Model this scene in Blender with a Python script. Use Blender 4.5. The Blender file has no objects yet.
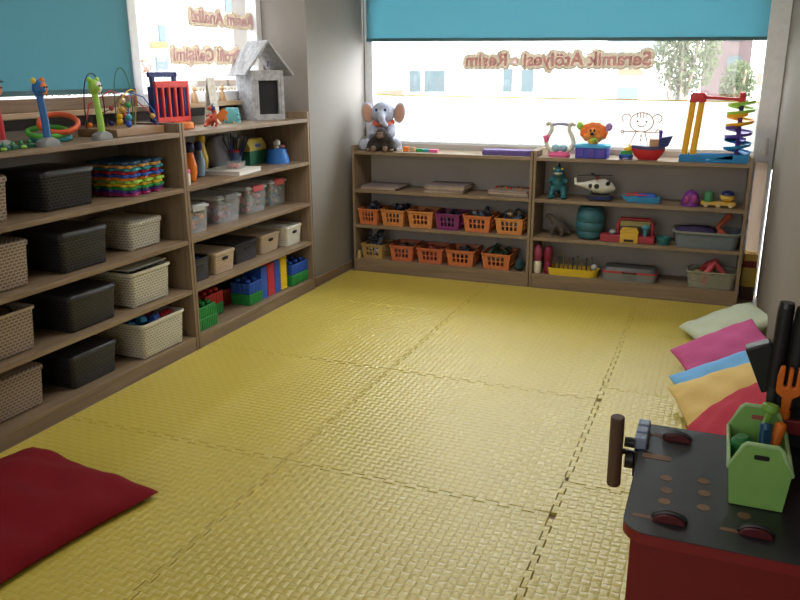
import bpy, bmesh, math, random
from mathutils import Vector, Matrix, Euler
random.seed(7)
PI = math.pi
SC = bpy.context.scene
COL = SC.collection
# ------------------------------------------------------------------ camera
CAMLOC = Vector((1.4148, -2.3094, 1.3854))
yaw, pitch, roll, FPX = -0.3885, -0.2839, -0.0053, 776.3
cam = bpy.data.cameras.new('camera')
camo = bpy.data.objects.new('camera', cam)
COL.objects.link(camo)
f_ = Vector((math.sin(yaw) * math.cos(pitch), math.cos(yaw) * math.cos(pitch), math.sin(pitch)))
r_ = Vector((math.cos(yaw), -math.sin(yaw), 0))
u_ = r_.cross(f_)
r2 = r_ * math.cos(roll) + u_ * math.sin(roll)
u2 = -r_ * math.sin(roll) + u_ * math.cos(roll)
camo.matrix_world = Matrix(((r2.x, u2.x, -f_.x, CAMLOC.x), (r2.y, u2.y, -f_.y, CAMLOC.y), (r2.z, u2.z, -f_.z, CAMLOC.z), (0, 0, 0, 1)))
cam.sensor_width = 36
cam.lens = FPX * 36 / 800
cam.clip_start = 0.02
SC.camera = camo
# ------------------------------------------------------------------ world, sun, exposure
W = bpy.data.worlds.new('sky')
SC.world = W
W.use_nodes = True
bg = W.node_tree.nodes['Background']
bg.inputs['Color'].default_value = (0.90, 0.96, 1.0, 1)
bg.inputs['Strength'].default_value = 7.5
sun = bpy.data.lights.new('sun', 'SUN')
sun.energy = 3.0
sun.angle = math.radians(1.0)
sun.color = (1.0, 0.95, 0.86)
suno = bpy.data.objects.new('sun', sun)
COL.objects.link(suno)
suno.rotation_euler = Vector((-0.35, 0.55, -0.76)).to_track_quat('-Z', 'Y').to_euler()
vs = SC.view_settings
vs.view_transform = 'Standard'
vs.look = 'None'
vs.exposure = 1.3
vs.gamma = 1.0
vs.use_curve_mapping = False
SC.display_settings.display_device = 'sRGB'


def portal(name, loc, rot, sx, sy):
    l = bpy.data.lights.new(name, 'AREA')
    l.shape = 'RECTANGLE'
    l.size = sx
    l.size_y = sy
    l.cycles.is_portal = True
    o = bpy.data.objects.new(name, l)
    COL.objects.link(o)
    o.location = loc
    o.rotation_euler = rot


def area(name, loc, rot, sx, sy, power, col):
    l = bpy.data.lights.new(name, 'AREA')
    l.shape = 'RECTANGLE'
    l.size = sx
    l.size_y = sy
    l.energy = power
    l.color = col
    o = bpy.data.objects.new(name, l)
    COL.objects.link(o)
    o.location = loc
    o.rotation_euler = rot


# unseen fill lights added behind the viewer and under the ceiling to lift shadows
area('rear_fill_light', (0.1, -3.55, 1.55), (PI / 2, 0, 0), 2.8, 1.4, 13, (1.0, 0.97, 0.92))
area('ceiling_fill_light', (0.1, 1.2, 2.5), (0, 0, 0), 1.4, 0.6, 13, (1.0, 0.93, 0.82))
portal('window_portal', (0.33, 3.2, 1.25), (-PI / 2, 0, 0), 2.8, 0.9)
portal('window_portal', (-1.52, 1.6, 1.78), (0, -PI / 2, 0), 1.15, 1.3)

# ------------------------------------------------------------------ materials
MATS = {}


def newmat(name):
    m = bpy.data.materials.new(name)
    m.use_nodes = True
    nt = m.node_tree
    return m, nt, nt.nodes['Principled BSDF']


def srgb(r, g, b):
    f = lambda c: (c / 255 / 12.92) if c / 255 <= 0.04045 else ((c / 255 + 0.055) / 1.055) ** 2.4
    return (f(r), f(g), f(b))


def plain(name, c, rough=0.45, spec=0.5, noise=0.0, nscale=30, bump=0.0, metal=0.0, alpha=1.0, sub=0.0):
    if name in MATS:
        return MATS[name]
    m, nt, b = newmat(name)
    b.inputs['Base Color'].default_value = (*c, 1)
    b.inputs['Roughness'].default_value = rough
    b.inputs['Specular IOR Level'].default_value = spec
    b.inputs['Metallic'].default_value = metal
    tc = nt.nodes.new('ShaderNodeTexCoord')
    nz = nt.nodes.new('ShaderNodeTexNoise')
    nz.inputs['Scale'].default_value = nscale
    nz.inputs['Detail'].default_value = 4
    nt.links.new(tc.outputs['Object'], nz.inputs['Vector'])
    amt = noise if noise else 0.06
    mx = nt.nodes.new('ShaderNodeMix')
    mx.data_type = 'RGBA'
    mx.blend_type = 'MULTIPLY'
    mx.inputs['Factor'].default_value = 1
    mx.inputs['A'].default_value = (*c, 1)
    mr = nt.nodes.new('ShaderNodeMapRange')
    mr.inputs['From Min'].default_value = 0.3
    mr.inputs['From Max'].default_value = 0.7
    mr.inputs['To Min'].default_value = 1 - amt
    mr.inputs['To Max'].default_value = 1 + amt * 0.4
    nt.links.new(nz.outputs['Fac'], mr.inputs['Value'])
    nt.links.new(mr.outputs['Result'], mx.inputs['B'])
    nt.links.new(mx.outputs['Result'], b.inputs['Base Color'])
    if bump:
        bp = nt.nodes.new('ShaderNodeBump')
        bp.inputs['Strength'].default_value = bump
        bp.inputs['Distance'].default_value = 0.01
        nt.links.new(nz.outputs['Fac'], bp.inputs['Height'])
        nt.links.new(bp.outputs['Normal'], b.inputs['Normal'])
    MATS[name] = m
    return m


def wood(name, c1, c2, axis=0, rough=0.5, scale=1.0):
    if name in MATS:
        return MATS[name]
    m, nt, b = newmat(name)
    tc = nt.nodes.new('ShaderNodeTexCoord')
    mp = nt.nodes.new('ShaderNodeMapping')
    s = [28 * scale, 28 * scale, 28 * scale]
    s[axis] = 1.6 * scale
    mp.inputs['Scale'].default_value = s
    nz = nt.nodes.new('ShaderNodeTexNoise')
    nz.inputs['Scale'].default_value = 1.5
    nz.inputs['Detail'].default_value = 6
    nz.inputs['Distortion'].default_value = 0.8
    cr = nt.nodes.new('ShaderNodeValToRGB')
    cr.color_ramp.elements[0].position = 0.32
    cr.color_ramp.elements[0].color = (*c2, 1)
    cr.color_ramp.elements[1].position = 0.66
    cr.color_ramp.elements[1].color = (*c1, 1)
    nt.links.new(tc.outputs['Object'], mp.inputs['Vector'])
    nt.links.new(mp.outputs['Vector'], nz.inputs['Vector'])
    nt.links.new(nz.outputs['Fac'], cr.inputs['Fac'])
    nt.links.new(cr.outputs['Color'], b.inputs['Base Color'])
    b.inputs['Roughness'].default_value = rough
    MATS[name] = m
    return m


def woven(name, c, hole, pitch=0.013, rough=0.4):
    if name in MATS:
        return MATS[name]
    m, nt, b = newmat(name)
    tc = nt.nodes.new('ShaderNodeTexCoord')
    sp = nt.nodes.new('ShaderNodeSeparateXYZ')
    ad = nt.nodes.new('ShaderNodeMath')
    cb = nt.nodes.new('ShaderNodeCombineXYZ')
    nt.links.new(tc.outputs['Object'], sp.inputs[0])
    nt.links.new(sp.outputs['X'], ad.inputs[0])
    nt.links.new(sp.outputs['Y'], ad.inputs[1])
    nt.links.new(ad.outputs[0], cb.inputs['X'])
    nt.links.new(sp.outputs['Z'], cb.inputs['Y'])
    br = nt.nodes.new('ShaderNodeTexBrick')
    br.inputs['Scale'].default_value = 1.0
    br.inputs['Brick Width'].default_value = pitch * 1.7
    br.inputs['Row Height'].default_value = pitch
    br.inputs['Mortar Size'].default_value = pitch * 0.26
    br.inputs['Mortar Smooth'].default_value = 0.35
    br.inputs['Color1'].default_value = (*hole, 1)
    br.inputs['Color2'].default_value = (*[h * 1.1 for h in hole], 1)
    br.inputs['Mortar'].default_value = (*c, 1)
    nt.links.new(cb.outputs[0], br.inputs['Vector'])
    nt.links.new(br.outputs['Color'], b.inputs['Base Color'])
    bp = nt.nodes.new('ShaderNodeBump')
    bp.inputs['Strength'].default_value = 0.8
    bp.inputs['Distance'].default_value = 0.004
    nt.links.new(br.outputs['Fac'], bp.inputs['Height'])
    nt.links.new(bp.outputs['Normal'], b.inputs['Normal'])
    b.inputs['Roughness'].default_value = rough
    MATS[name] = m
    return m


def mixclear(name, c, opacity, rough=0.1):
    """clear coloured plastic or glass: straight-through transparency mixed with a surface"""
    if name in MATS:
        return MATS[name]
    m, nt, b = newmat(name)
    b.inputs['Base Color'].default_value = (*c, 1)
    b.inputs['Roughness'].default_value = rough
    tr = nt.nodes.new('ShaderNodeBsdfTransparent')
    mx = nt.nodes.new('ShaderNodeMixShader')
    mx.inputs[0].default_value = opacity
    nt.links.new(tr.outputs[0], mx.inputs[1])
    nt.links.new(b.outputs[0], mx.inputs[2])
    nt.links.new(mx.outputs[0], nt.nodes['Material Output'].inputs['Surface'])
    MATS[name] = m
    return m


def glassmat(name):
    m, nt, b = newmat(name)
    nt.nodes.remove(b)
    tr = nt.nodes.new('ShaderNodeBsdfTransparent')
    gl = nt.nodes.new('ShaderNodeBsdfGlossy')
    gl.inputs['Roughness'].default_value = 0.02
    mx = nt.nodes.new('ShaderNodeMixShader')
    mx.inputs[0].default_value = 0.05
    nt.links.new(tr.outputs[0], mx.inputs[1])
    nt.links.new(gl.outputs[0], mx.inputs[2])
    nt.links.new(mx.outputs[0], nt.nodes['Material Output'].inputs['Surface'])
    return m


def sheer(name, c_refl, c_trans, f_trans=0.5, clear=0.0, bump=0):
    """cloth or film that lets diffused daylight through"""
    m, nt, b = newmat(name)
    nt.nodes.remove(b)
    d = nt.nodes.new('ShaderNodeBsdfDiffuse')
    d.inputs['Color'].default_value = (*c_refl, 1)
    t = nt.nodes.new('ShaderNodeBsdfTranslucent')
    t.inputs['Color'].default_value = (*c_trans, 1)
    mx = nt.nodes.new('ShaderNodeMixShader')
    mx.inputs[0].default_value = f_trans
    nt.links.new(d.outputs[0], mx.inputs[1])
    nt.links.new(t.outputs[0], mx.inputs[2])
    last = mx
    if bump:
        tc = nt.nodes.new('ShaderNodeTexCoord')
        w = nt.nodes.new('ShaderNodeTexNoise')
        w.inputs['Scale'].default_value = 1.0
        mp = nt.nodes.new('ShaderNodeMapping')
        mp.inputs['Scale'].default_value = (60, 60, 400)
        nt.links.new(tc.outputs['Object'], mp.inputs[0])
        nt.links.new(mp.outputs[0], w.inputs['Vector'])
        hs = nt.nodes.new('ShaderNodeMix')
        hs.data_type = 'RGBA'
        hs.inputs['A'].default_value = (*[x * 0.93 for x in c_trans], 1)
        hs.inputs['B'].default_value = (*[x * 1.05 for x in c_trans], 1)
        nt.links.new(w.outputs['Fac'], hs.inputs['Factor'])
        nt.links.new(hs.outputs['Result'], t.inputs['Color'])
    if clear:
        tr = nt.nodes.new('ShaderNodeBsdfTransparent')
        m2 = nt.nodes.new('ShaderNodeMixShader')
        m2.inputs[0].default_value = clear
        nt.links.new(last.outputs[0], m2.inputs[1])
        nt.links.new(tr.outputs[0], m2.inputs[2])
        last = m2
    nt.links.new(last.outputs[0], nt.nodes['Material Output'].inputs['Surface'])
    return m


def matfoam(name, c):
    """yellow foam with a raised basket weave"""
    m, nt, b = newmat(name)
    L = nt.links
    tc = nt.nodes.new('ShaderNodeTexCoord')
    sp = nt.nodes.new('ShaderNodeSeparateXYZ')
    L.new(tc.outputs['Object'], sp.inputs[0])
    CE = 0.0275

    def mth(op, a, bb=None):
        n = nt.nodes.new('ShaderNodeMath')
        n.operation = op
        for i, v in enumerate((a, bb)):
            if v is None:
                continue
            if isinstance(v, (int, float)):
                n.inputs[i].default_value = v
            else:
                L.new(v, n.inputs[i])
        return n.outputs[0]
    u = mth('DIVIDE', sp.outputs['X'], CE)
    v = mth('DIVIDE', sp.outputs['Y'], CE)
    par = mth('ABSOLUTE', mth('MODULO', mth('ADD', mth('FLOOR', u), mth('FLOOR', v)), 2))
    fu, fv = mth('FRACT', u), mth('FRACT', v)
    du = mth('SINE', mth('MULTIPLY', fu, PI))
    dv = mth('SINE', mth('MULTIPLY', fv, PI))
    ru = mth('ABSOLUTE', mth('SINE', mth('MULTIPLY', fu, 3 * PI)))
    rv = mth('ABSOLUTE', mth('SINE', mth('MULTIPLY', fv, 3 * PI)))
    ha = mth('ADD', mth('MULTIPLY', mth('POWER', du, 0.9), mth('POWER', dv, 0.13)), mth('MULTIPLY', rv, 0.14))
    hb = mth('ADD', mth('MULTIPLY', mth('POWER', dv, 0.9), mth('POWER', du, 0.13)), mth('MULTIPLY', ru, 0.14))
    h = mth('ADD', mth('MULTIPLY', ha, par), mth('MULTIPLY', hb, mth('SUBTRACT', 1, par)))
    bp = nt.nodes.new('ShaderNodeBump')
    bp.inputs['Strength'].default_value = 0.7
    bp.inputs['Distance'].default_value = 0.003
    L.new(h, bp.inputs['Height'])
    L.new(bp.outputs['Normal'], b.inputs['Normal'])
    nz = nt.nodes.new('ShaderNodeTexNoise')
    nz.inputs['Scale'].default_value = 3
    L.new(tc.outputs['Object'], nz.inputs['Vector'])
    mr = nt.nodes.new('ShaderNodeMapRange')
    mr.inputs['To Min'].default_value = 0.9
    mr.inputs['To Max'].default_value = 1.08
    L.new(nz.outputs['Fac'], mr.inputs['Value'])
    mx = nt.nodes.new('ShaderNodeMix')
    mx.data_type = 'RGBA'
    mx.blend_type = 'MULTIPLY'
    mx.inputs['Factor'].default_value = 1
    mx.inputs['A'].default_value = (*c, 1)
    L.new(mr.outputs['Result'], mx.inputs['B'])
    L.new(mx.outputs['Result'], b.inputs['Base Color'])
    b.inputs['Roughness'].default_value = 0.32
    b.inputs['Specular IOR Level'].default_value = 0.8
    return m


OAK = wood('oak_laminate_along', (0.28, 0.20, 0.13), (0.19, 0.134, 0.085), 0, 0.42)
OAKV = wood('oak_laminate_upright', (0.28, 0.20, 0.13), (0.19, 0.134, 0.085), 2, 0.5)
OAKB = plain('oak_back_sheet', (0.30, 0.25, 0.20), 0.6, noise=0.1, nscale=6)
GREYB = plain('grey_back_sheet', (0.50, 0.47, 0.44), 0.6, noise=0.06, nscale=6)
RED = plain('red_plastic', (0.55, 0.02, 0.03))
BLUE = plain('blue_plastic', (0.02, 0.10, 0.50))
NAVY = plain('navy_plastic', (0.01, 0.02, 0.14))
GREEN = plain('green_plastic', (0.02, 0.28, 0.06))
DGREEN = plain('dark_green_plastic', (0.005, 0.10, 0.05))
LIME = plain('lime_plastic', (0.35, 0.62, 0.08))
YELL = plain('yellow_plastic', (0.80, 0.52, 0.02))
ORAN = plain('orange_plastic', (0.80, 0.20, 0.02))
PURP = plain('purple_plastic', (0.10, 0.04, 0.32))
PINK = plain('pink_plastic', (0.75, 0.12, 0.30))
TEAL = plain('teal_plastic', (0.03, 0.30, 0.36))
SKYB = plain('sky_blue_plastic', (0.06, 0.38, 0.70))
WHITE = plain('white_plastic', (0.78, 0.77, 0.74), 0.4)
CREAM = plain('cream_plastic', (0.72, 0.66, 0.52), 0.4)
BLACK = plain('black_plastic', (0.012, 0.012, 0.014), 0.4)
DARK = plain('charcoal_plastic', (0.035, 0.035, 0.04), 0.5)
GREY = plain('grey_plastic', (0.22, 0.23, 0.24), 0.5)
LGREY = plain('pale_grey_plastic', (0.45, 0.48, 0.48), 0.5)
BROWN = plain('brown_plastic', (0.16, 0.08, 0.04), 0.5)
TAN = wood('pale_wood', (0.62, 0.42, 0.24), (0.5, 0.32, 0.17), 2, 0.5)
CARD = plain('grey_card', (0.33, 0.28, 0.25), 0.7)


# ------------------------------------------------------------------ mesh helpers
class MB:
    def __init__(self):
        self.bm = bmesh.new()

    def _xf(self, vs, rot=None, c=(0, 0, 0)):
        M = Matrix.Translation(c)
        if rot is not None:
            M = M @ (rot if isinstance(rot, Matrix) else Euler(rot).to_matrix().to_4x4())
        for v in vs:
            v.co = M @ v.co
        return vs

    def box(self, c, s, rot=None):
        r = bmesh.ops.create_cube(self.bm, size=1)
        for v in r['verts']:
            v.co = Vector((v.co.x * s[0], v.co.y * s[1], v.co.z * s[2]))
        return self._xf(r['verts'], rot, c)

    def span(self, a, b):
        return self.box([(a[i] + b[i]) / 2 for i in range(3)], [abs(b[i] - a[i]) for i in range(3)])

    def ell(self, c, r, rot=None, n=16):
        if isinstance(r, (int, float)):
            r = (r, r, r)
        q = bmesh.ops.create_uvsphere(self.bm, u_segments=n, v_segments=max(6, n // 2 + 2), radius=1)
        for v in q['verts']:
            v.co = Vector((v.co.x * r[0], v.co.y * r[1], v.co.z * r[2]))
        return self._xf(q['verts'], rot, c)

    def cyl(self, a, b, r0, r1=None, n=18):
        a, b = Vector(a), Vector(b)
        r1 = r0 if r1 is None else r1
        q = bmesh.ops.create_cone(self.bm, cap_ends=True, segments=n, radius1=r0, radius2=r1, depth=(b - a).length)
        M = Matrix.Translation((a + b) / 2) @ (b - a).to_track_quat('Z', 'Y').to_matrix().to_4x4()
        for v in q['verts']:
            v.co = M @ v.co
        return q['verts']

    def loops(self, loops, cap0=True, cap1=True, closed=True):
        rows = [[self.bm.verts.new(p) for p in lp] for lp in loops]
        n = len(rows[0])
        for a, b in zip(rows, rows[1:]):
            for i in range(n if closed else n - 1):
                j = (i + 1) % n
                self.bm.faces.new((a[i], a[j], b[j], b[i]))
        if cap0:
            self.bm.faces.new(rows[0][::-1])
        if cap1:
            self.bm.faces.new(rows[-1])
        return [v for r in rows for v in r]

    def lathe(self, prof, c=(0, 0, 0), n=20, cap0=True, cap1=True):
        return self.loops([[(c[0] + r * math.cos(2 * PI * i / n), c[1] + r * math.sin(2 * PI * i / n), c[2] + z) for i in range(n)] for r, z in prof], cap0, cap1)

    def tube(self, pts, r, n=8, closed=False):
        pts = [Vector(p) for p in pts]
        N = len(pts)
        loops = []
        prev = None
        for i, p in enumerate(pts):
            if closed:
                t = (pts[(i + 1) % N] - pts[i - 1]).normalized()
            else:
                t = (pts[min(i + 1, N - 1)] - pts[max(i - 1, 0)]).normalized()
            if prev is None:
                up = Vector((0, 0, 1)) if abs(t.z) < 0.9 else Vector((1, 0, 0))
            else:
                up = prev
            x = (up - t * up.dot(t)).normalized()
            prev = x
            y = t.cross(x)
            rr = r[i] if isinstance(r, (list, tuple)) else r
            loops.append([p + (x * math.cos(2 * PI * k / n) + y * math.sin(2 * PI * k / n)) * rr for k in range(n)])
        if closed:
            loops.append(loops[0])
            vs = self.loops(loops, False, False)
            bmesh.ops.remove_doubles(self.bm, verts=vs, dist=1e-6)
            return vs
        return self.loops(loops)

    def prism(self, poly, a, b, axis='z'):
        """outline poly (2D) pushed from a to b along an axis"""
        def P(p, t):
            if axis == 'z':
                return (p[0], p[1], t)
            if axis == 'y':
                return (p[0], t, p[1])
            return (t, p[0], p[1])
        return self.loops([[P(p, a) for p in poly], [P(p, b) for p in poly]])

    def rbox(self, loopsdef, n=5):
        """tapered rounded box from (z, width_x, depth_y, radius[, cx, cy])"""
        return self.loops([rrect(d[1], d[2], d[3], d[0], n, *(d[4:6] if len(d) > 4 else (0, 0))) for d in loopsdef])

    def build(self, name, mat, parent=None, loc=(0, 0, 0), rot=(0, 0, 0), bevel=0, smooth=40, sub=0, remesh=0, seg=2):
        bmesh.ops.recalc_face_normals(self.bm, faces=self.bm.faces)
        me = bpy.data.meshes.new(name)
        self.bm.to_mesh(me)
        self.bm.free()
        me.materials.append(mat)
        if smooth:
            me.shade_smooth()
            me.set_sharp_from_angle(angle=math.radians(smooth))
        o = bpy.data.objects.new(name, me)
        COL.objects.link(o)
        o.location = loc
        o.rotation_euler = rot
        if parent is not None:
            o.parent = parent
        if remesh:
            r = o.modifiers.new('remesh', 'REMESH')
            r.mode = 'VOXEL'
            r.voxel_size = remesh
            r.use_smooth_shade = True
            s = o.modifiers.new('smooth', 'SMOOTH')
            s.iterations = 4
        if bevel:
            bv = o.modifiers.new('bevel', 'BEVEL')
            bv.width = bevel
            bv.segments = seg
            bv.limit_method = 'ANGLE'
            bv.angle_limit = math.radians(40)
        if sub:
            sb = o.modifiers.new('sub', 'SUBSURF')
            sb.levels = sub
            sb.render_levels = sub
        return o


def rrect(w, d, r, z, n=5, cx=0, cy=0):
    pts = []
    r = min(r, w / 2 - 1e-4, d / 2 - 1e-4)
    for q, (sx, sy) in enumerate(((1, 1), (-1, 1), (-1, -1), (1, -1))):
        for k in range(n + 1):
            a = q * PI / 2 + k * PI / 2 / n
            pts.append((cx + sx * (w / 2 - r) + r * math.cos(a), cy + sy * (d / 2 - r) + r * math.sin(a), z))
    return pts


def tag(o, label, cat, group=None, kind=None):
    o['label'] = label
    o['category'] = cat
    if group:
        o['group'] = group
    if kind:
        o['kind'] = kind
    return o


def thing(name, label, cat, loc, rotz=0, group=None):
    o = bpy.data.objects.new(name, None)
    o.empty_display_size = 0.05
    COL.objects.link(o)
    o.location = loc
    o.rotation_euler = (0, 0, rotz)
    return tag(o, label, cat, group)


def copy_tree(o, parent=None):
    c = o.copy()
    COL.objects.link(c)
    if parent is not None:
        c.parent = parent
    for ch in list(o.children):
        copy_tree(ch, c)
    return c


def struct(o):
    o['kind'] = 'structure'
    return o


# ------------------------------------------------------------------ the room
WALLP = plain('taupe_wall_paint', (0.23, 0.20, 0.175), 0.75, noise=0.04, nscale=3)
PILP = plain('pale_pillar_paint', (0.25, 0.225, 0.205), 0.7, noise=0.04, nscale=3)
CEILP = plain('white_ceiling_paint', (0.75, 0.74, 0.72), 0.8)
PVC = plain('white_window_frame', (0.80, 0.83, 0.88), 0.3)
FLOORM = wood('beige_floor', (0.40, 0.30, 0.2), (0.33, 0.24, 0.16), 1, 0.4)
FZ = -0.014
m = MB(); m.span((-1.5, -3.7, FZ - 0.1), (1.78, 3.2, FZ)); struct(m.build('floor', FLOORM))
m = MB(); m.span((-1.6, -3.8, 2.55), (1.9, 3.3, 2.65)); struct(m.build('ceiling', CEILP))
m = MB(); m.span((1.72, -3.8, FZ), (1.9, 3.04, 2.55)); struct(m.build('wall_right', WALLP))
m = MB(); m.span((-1.6, -3.8, FZ), (1.72, -3.6, 2.55)); struct(m.build('wall_front', WALLP))
# the window wall beside the long shelves: parapet, lintel, and a solid stretch behind the viewer
PARA = plain('shaded_brown_parapet', (0.09, 0.075, 0.065), 0.7)  # shade below the sill is put into this dark brown
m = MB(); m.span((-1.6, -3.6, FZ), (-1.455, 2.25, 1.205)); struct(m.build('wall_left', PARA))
m = MB(); m.span((-1.6, -3.6, 2.35), (-1.40, 2.25, 2.55)); struct(m.build('trim_1', WALLP))
m = MB(); m.span((-1.6, -3.6, 1.205), (-1.40, -2.3, 2.35)); struct(m.build('trim_2', WALLP))
m = MB(); m.span((-1.6, 2.22, FZ), (-1.065, 3.25, 2.55)); struct(m.build('wall_corner', PILP))
m = MB(); m.span((-1.065, 2.22, FZ), (-1.053, 3.05, 0.05)); m.span((-1.2, 2.208, FZ), (-1.053, 2.22, 0.05)); struct(m.build('baseboard_left', OAK, bevel=0.003))
m = MB(); m.span((-1.065, 3.04, FZ), (1.60, 3.25, 0.80)); struct(m.build('wall_back', WALLP))
m = MB(); m.span((-1.065, 3.04, 2.35), (1.9, 3.25, 2.55)); struct(m.build('trim_3', WALLP))
m = MB(); m.span((1.715, 3.04, 0.80), (1.9, 3.25, 2.35)); struct(m.build('trim_4', PILP))
SILL = wood('tan_sill_wood', (0.55, 0.40, 0.26), (0.45, 0.31, 0.19), 1, 0.4)
m = MB(); m.span((-1.6, -2.3, 1.205), (-1.35, 2.22, 1.232)); struct(m.build('trim_5', SILL, bevel=0.004))
m = MB(); m.span((-1.065, 3.03, 0.80), (1.60, 3.25, 0.845)); struct(m.build('trim_6', SILL, bevel=0.004))
m = MB(); m.span((-1.384, -0.6, 1.2325), (-1.352, 0.95, 1.288)); struct(m.build('trim_7', wood('brown_sill_slat', (.26, .16, .09), (.17, .10, .055), 1, .5), bevel=0.003))
GLASS = glassmat('window_glass')
FILM = sheer('frosted_window_film', (0.75, 0.76, 0.72), (0.5, 0.5, 0.46), 0.75, 0.10)
FILMEDGE = plain('yellow_film_edge', (0.85, 0.72, 0.25), 0.5)


def winframe(mb, axis, a0, a1, z0, z1, p0, p1, w):
    """rectangular frame bars in the plane of the window"""
    def sp(x0, zz0, x1, zz1):
        if axis == 'x':
            mb.span((x0, p0, zz0), (x1, p1, zz1))
        else:
            mb.span((p0, x0, zz0), (p1, x1, zz1))
    sp(a0, z0, a0 + w, z1)
    sp(a1 - w, z0, a1, z1)
    sp(a0 + w, z0, a1 - w, z0 + w)
    sp(a0 + w, z1 - w, a1 - w, z1)


wb = bpy.data.objects.new('window_1', None); COL.objects.link(wb); struct(wb)
m = MB(); winframe(m, 'x', -1.065, 1.70, 0.845, 2.35, 3.09, 3.16, 0.062)
m.span((1.602, 3.05, 0.845), (1.718, 3.16, 2.35)); m.span((1.602, 3.05, FZ), (1.622, 3.16, 0.845)); m.span((1.698, 3.05, FZ), (1.718, 3.16, 0.845)); m.span((1.622, 3.05, FZ), (1.698, 3.16, 0.12))
m.build('window_frame', PVC, wb, bevel=0.004)
m = MB(); m.span((-1.0, 3.122, 0.90), (1.63, 3.128, 2.29)); m.build('pane', GLASS, wb)
m = MB(); m.loops([[(-1.0, 3.119, 0.90), (1.63, 3.119, 0.90), (1.63, 3.119, 1.205), (-1.0, 3.119, 1.237)], [(-1.0, 3.1185, 0.90), (1.63, 3.1185, 0.90), (1.63, 3.1185, 1.205), (-1.0, 3.1185, 1.237)]])
m.build('frosted_film', FILM, wb, smooth=0)
m = MB(); m.span((1.622, 3.10, 0.12), (1.698, 3.104, 0.845)); m.build('side_light', sheer('milky_side_pane', (.7, .65, .6), (.40, .34, .29), .6), wb, smooth=0)
m = MB(); m.loops([[(-1.0, 3.117, 1.232), (1.63, 3.117, 1.200), (1.63, 3.117, 1.208), (-1.0, 3.117, 1.240)], [(-1.0, 3.116, 1.232), (1.63, 3.116, 1.200), (1.63, 3.116, 1.208), (-1.0, 3.116, 1.240)]])
m.build('film_edge', FILMEDGE, wb, smooth=0)
m = MB(); m.cyl((1.668, 3.055, 0.90), (1.668, 3.035, 0.90), 0.017); m.box((1.668, 3.03, 0.94), (0.02, 0.014, 0.11)); m.build('window_handle', WHITE, wb, bevel=0.004)
wl = bpy.data.objects.new('window_2', None); COL.objects.link(wl); struct(wl)
m = MB(); winframe(m, 'y', 0.985, 2.22, 1.232, 2.35, -1.46, -1.385, 0.058); m.build('window_frame', PVC, wl, bevel=0.004)
m = MB(); m.span((-1.428, 1.03, 1.28), (-1.422, 2.17, 2.30)); m.build('pane', GLASS, wl)
wl2 = bpy.data.objects.new('window_3', None); COL.objects.link(wl2); struct(wl2)
m = MB(); winframe(m, 'y', -0.6, 0.985, 1.232, 2.35, -1.46, -1.385, 0.058); m.build('window_frame', PVC, wl2, bevel=0.004)
m = MB(); m.span((-1.428, -0.55, 1.28), (-1.422, 0.94, 2.30)); m.build('pane', GLASS, wl2)
wl3 = bpy.data.objects.new('window_4', None); COL.objects.link(wl3); struct(wl3)
m = MB(); winframe(m, 'y', -2.3, -0.6, 1.232, 2.35, -1.46, -1.385, 0.058); m.build('window_frame', PVC, wl3, bevel=0.004)
m = MB(); m.span((-1.428, -2.25, 1.28), (-1.422, -0.65, 2.30)); m.build('pane', GLASS, wl3)

# roller blinds
BLIND = sheer('teal_blind_cloth', (0.13, 0.245, 0.275), (0.235, 0.46, 0.515), 0.45, 0.0, 1)
RAIL = plain('teal_blind_rail', (0.05, 0.13, 0.15), 0.5)


def blind(label, along, a0, a1, p, zl, zr, ztop):
    t = thing('roller_blind', label, 'blind', ((a0 + a1) / 2, p, ztop) if along == 'x' else (p, (a0 + a1) / 2, ztop), 0 if along == 'x' else PI / 2)
    h = (a1 - a0) / 2
    bl, brr = zl - ztop, zr - ztop
    m = MB(); m.loops([[(-h, 0, bl), (h, 0, brr), (h, 0, 0), (-h, 0, 0)], [(-h, 0.0012, bl), (h, 0.0012, brr), (h, 0.0012, 0), (-h, 0.0012, 0)]])
    m.build('blind_cloth', BLIND, t, smooth=0)
    m = MB(); m.loops([[(-h, -0.006, bl - 0.018), (h, -0.006, brr - 0.018), (h, -0.006, brr + 0.004), (-h, -0.006, bl + 0.004)], [(-h, 0.008, bl - 0.018), (h, 0.008, brr - 0.018), (h, 0.008, brr + 0.004), (-h, 0.008, bl + 0.004)]])
    m.build('bottom_rail', RAIL, t, bevel=0.003)
    m = MB(); m.cyl((-h, 0.0, 0.02), (h, 0.0, 0.02), 0.022); m.build('roller', RAIL, t)
    return t


blind('wide teal roller blind over the window behind the low shelves', 'x', -1.035, 1.634, 3.065, 1.625, 1.582, 2.32)
blind('teal roller blind pulled nearly to the sill behind the ring toss posts', 'y', -0.56, 0.955, -1.365, 1.318, 1.318, 2.32)
blind('unseen teal roller blind partly lowered over the clear pane behind the toy house to cut skylight', 'y', 1.04, 2.16, -1.365, 1.90, 1.90, 2.32)  # hangs low out of view to keep skylight off the pillar
blind('teal roller blind over the pane nearest the viewer', 'y', -2.25, -0.66, -1.365, 1.318, 1.318, 2.32)

# ------------------------------------------------------------------ foam mats
FOAM = [matfoam('yellow_foam', (0.57, 0.455, 0.075))]


def toothed(p, q, depth):
    """edge from p to q (rising x or rising y) with dovetail teeth on a fixed grid, so that neighbours share them"""
    p, q = Vector(p), Vector(q)
    ax = 0 if abs(q.x - p.x) > abs(q.y - p.y) else 1
    nrm = Vector((0, -1)) if ax == 0 else Vector((1, 0))
    ST = 0.0835
    out = [p]
    k = math.ceil((p[ax] + 0.012) / ST)
    while k * ST + 0.055 < q[ax]:
        for t, sd in ((0.010, 0), (0.006, 1), (0.048, 1), (0.044, 0)):
            v = p.copy()
            v[ax] = k * ST + t
            out.append(v + nrm * depth * sd)
        k += 1
    return out  # without q


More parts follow.
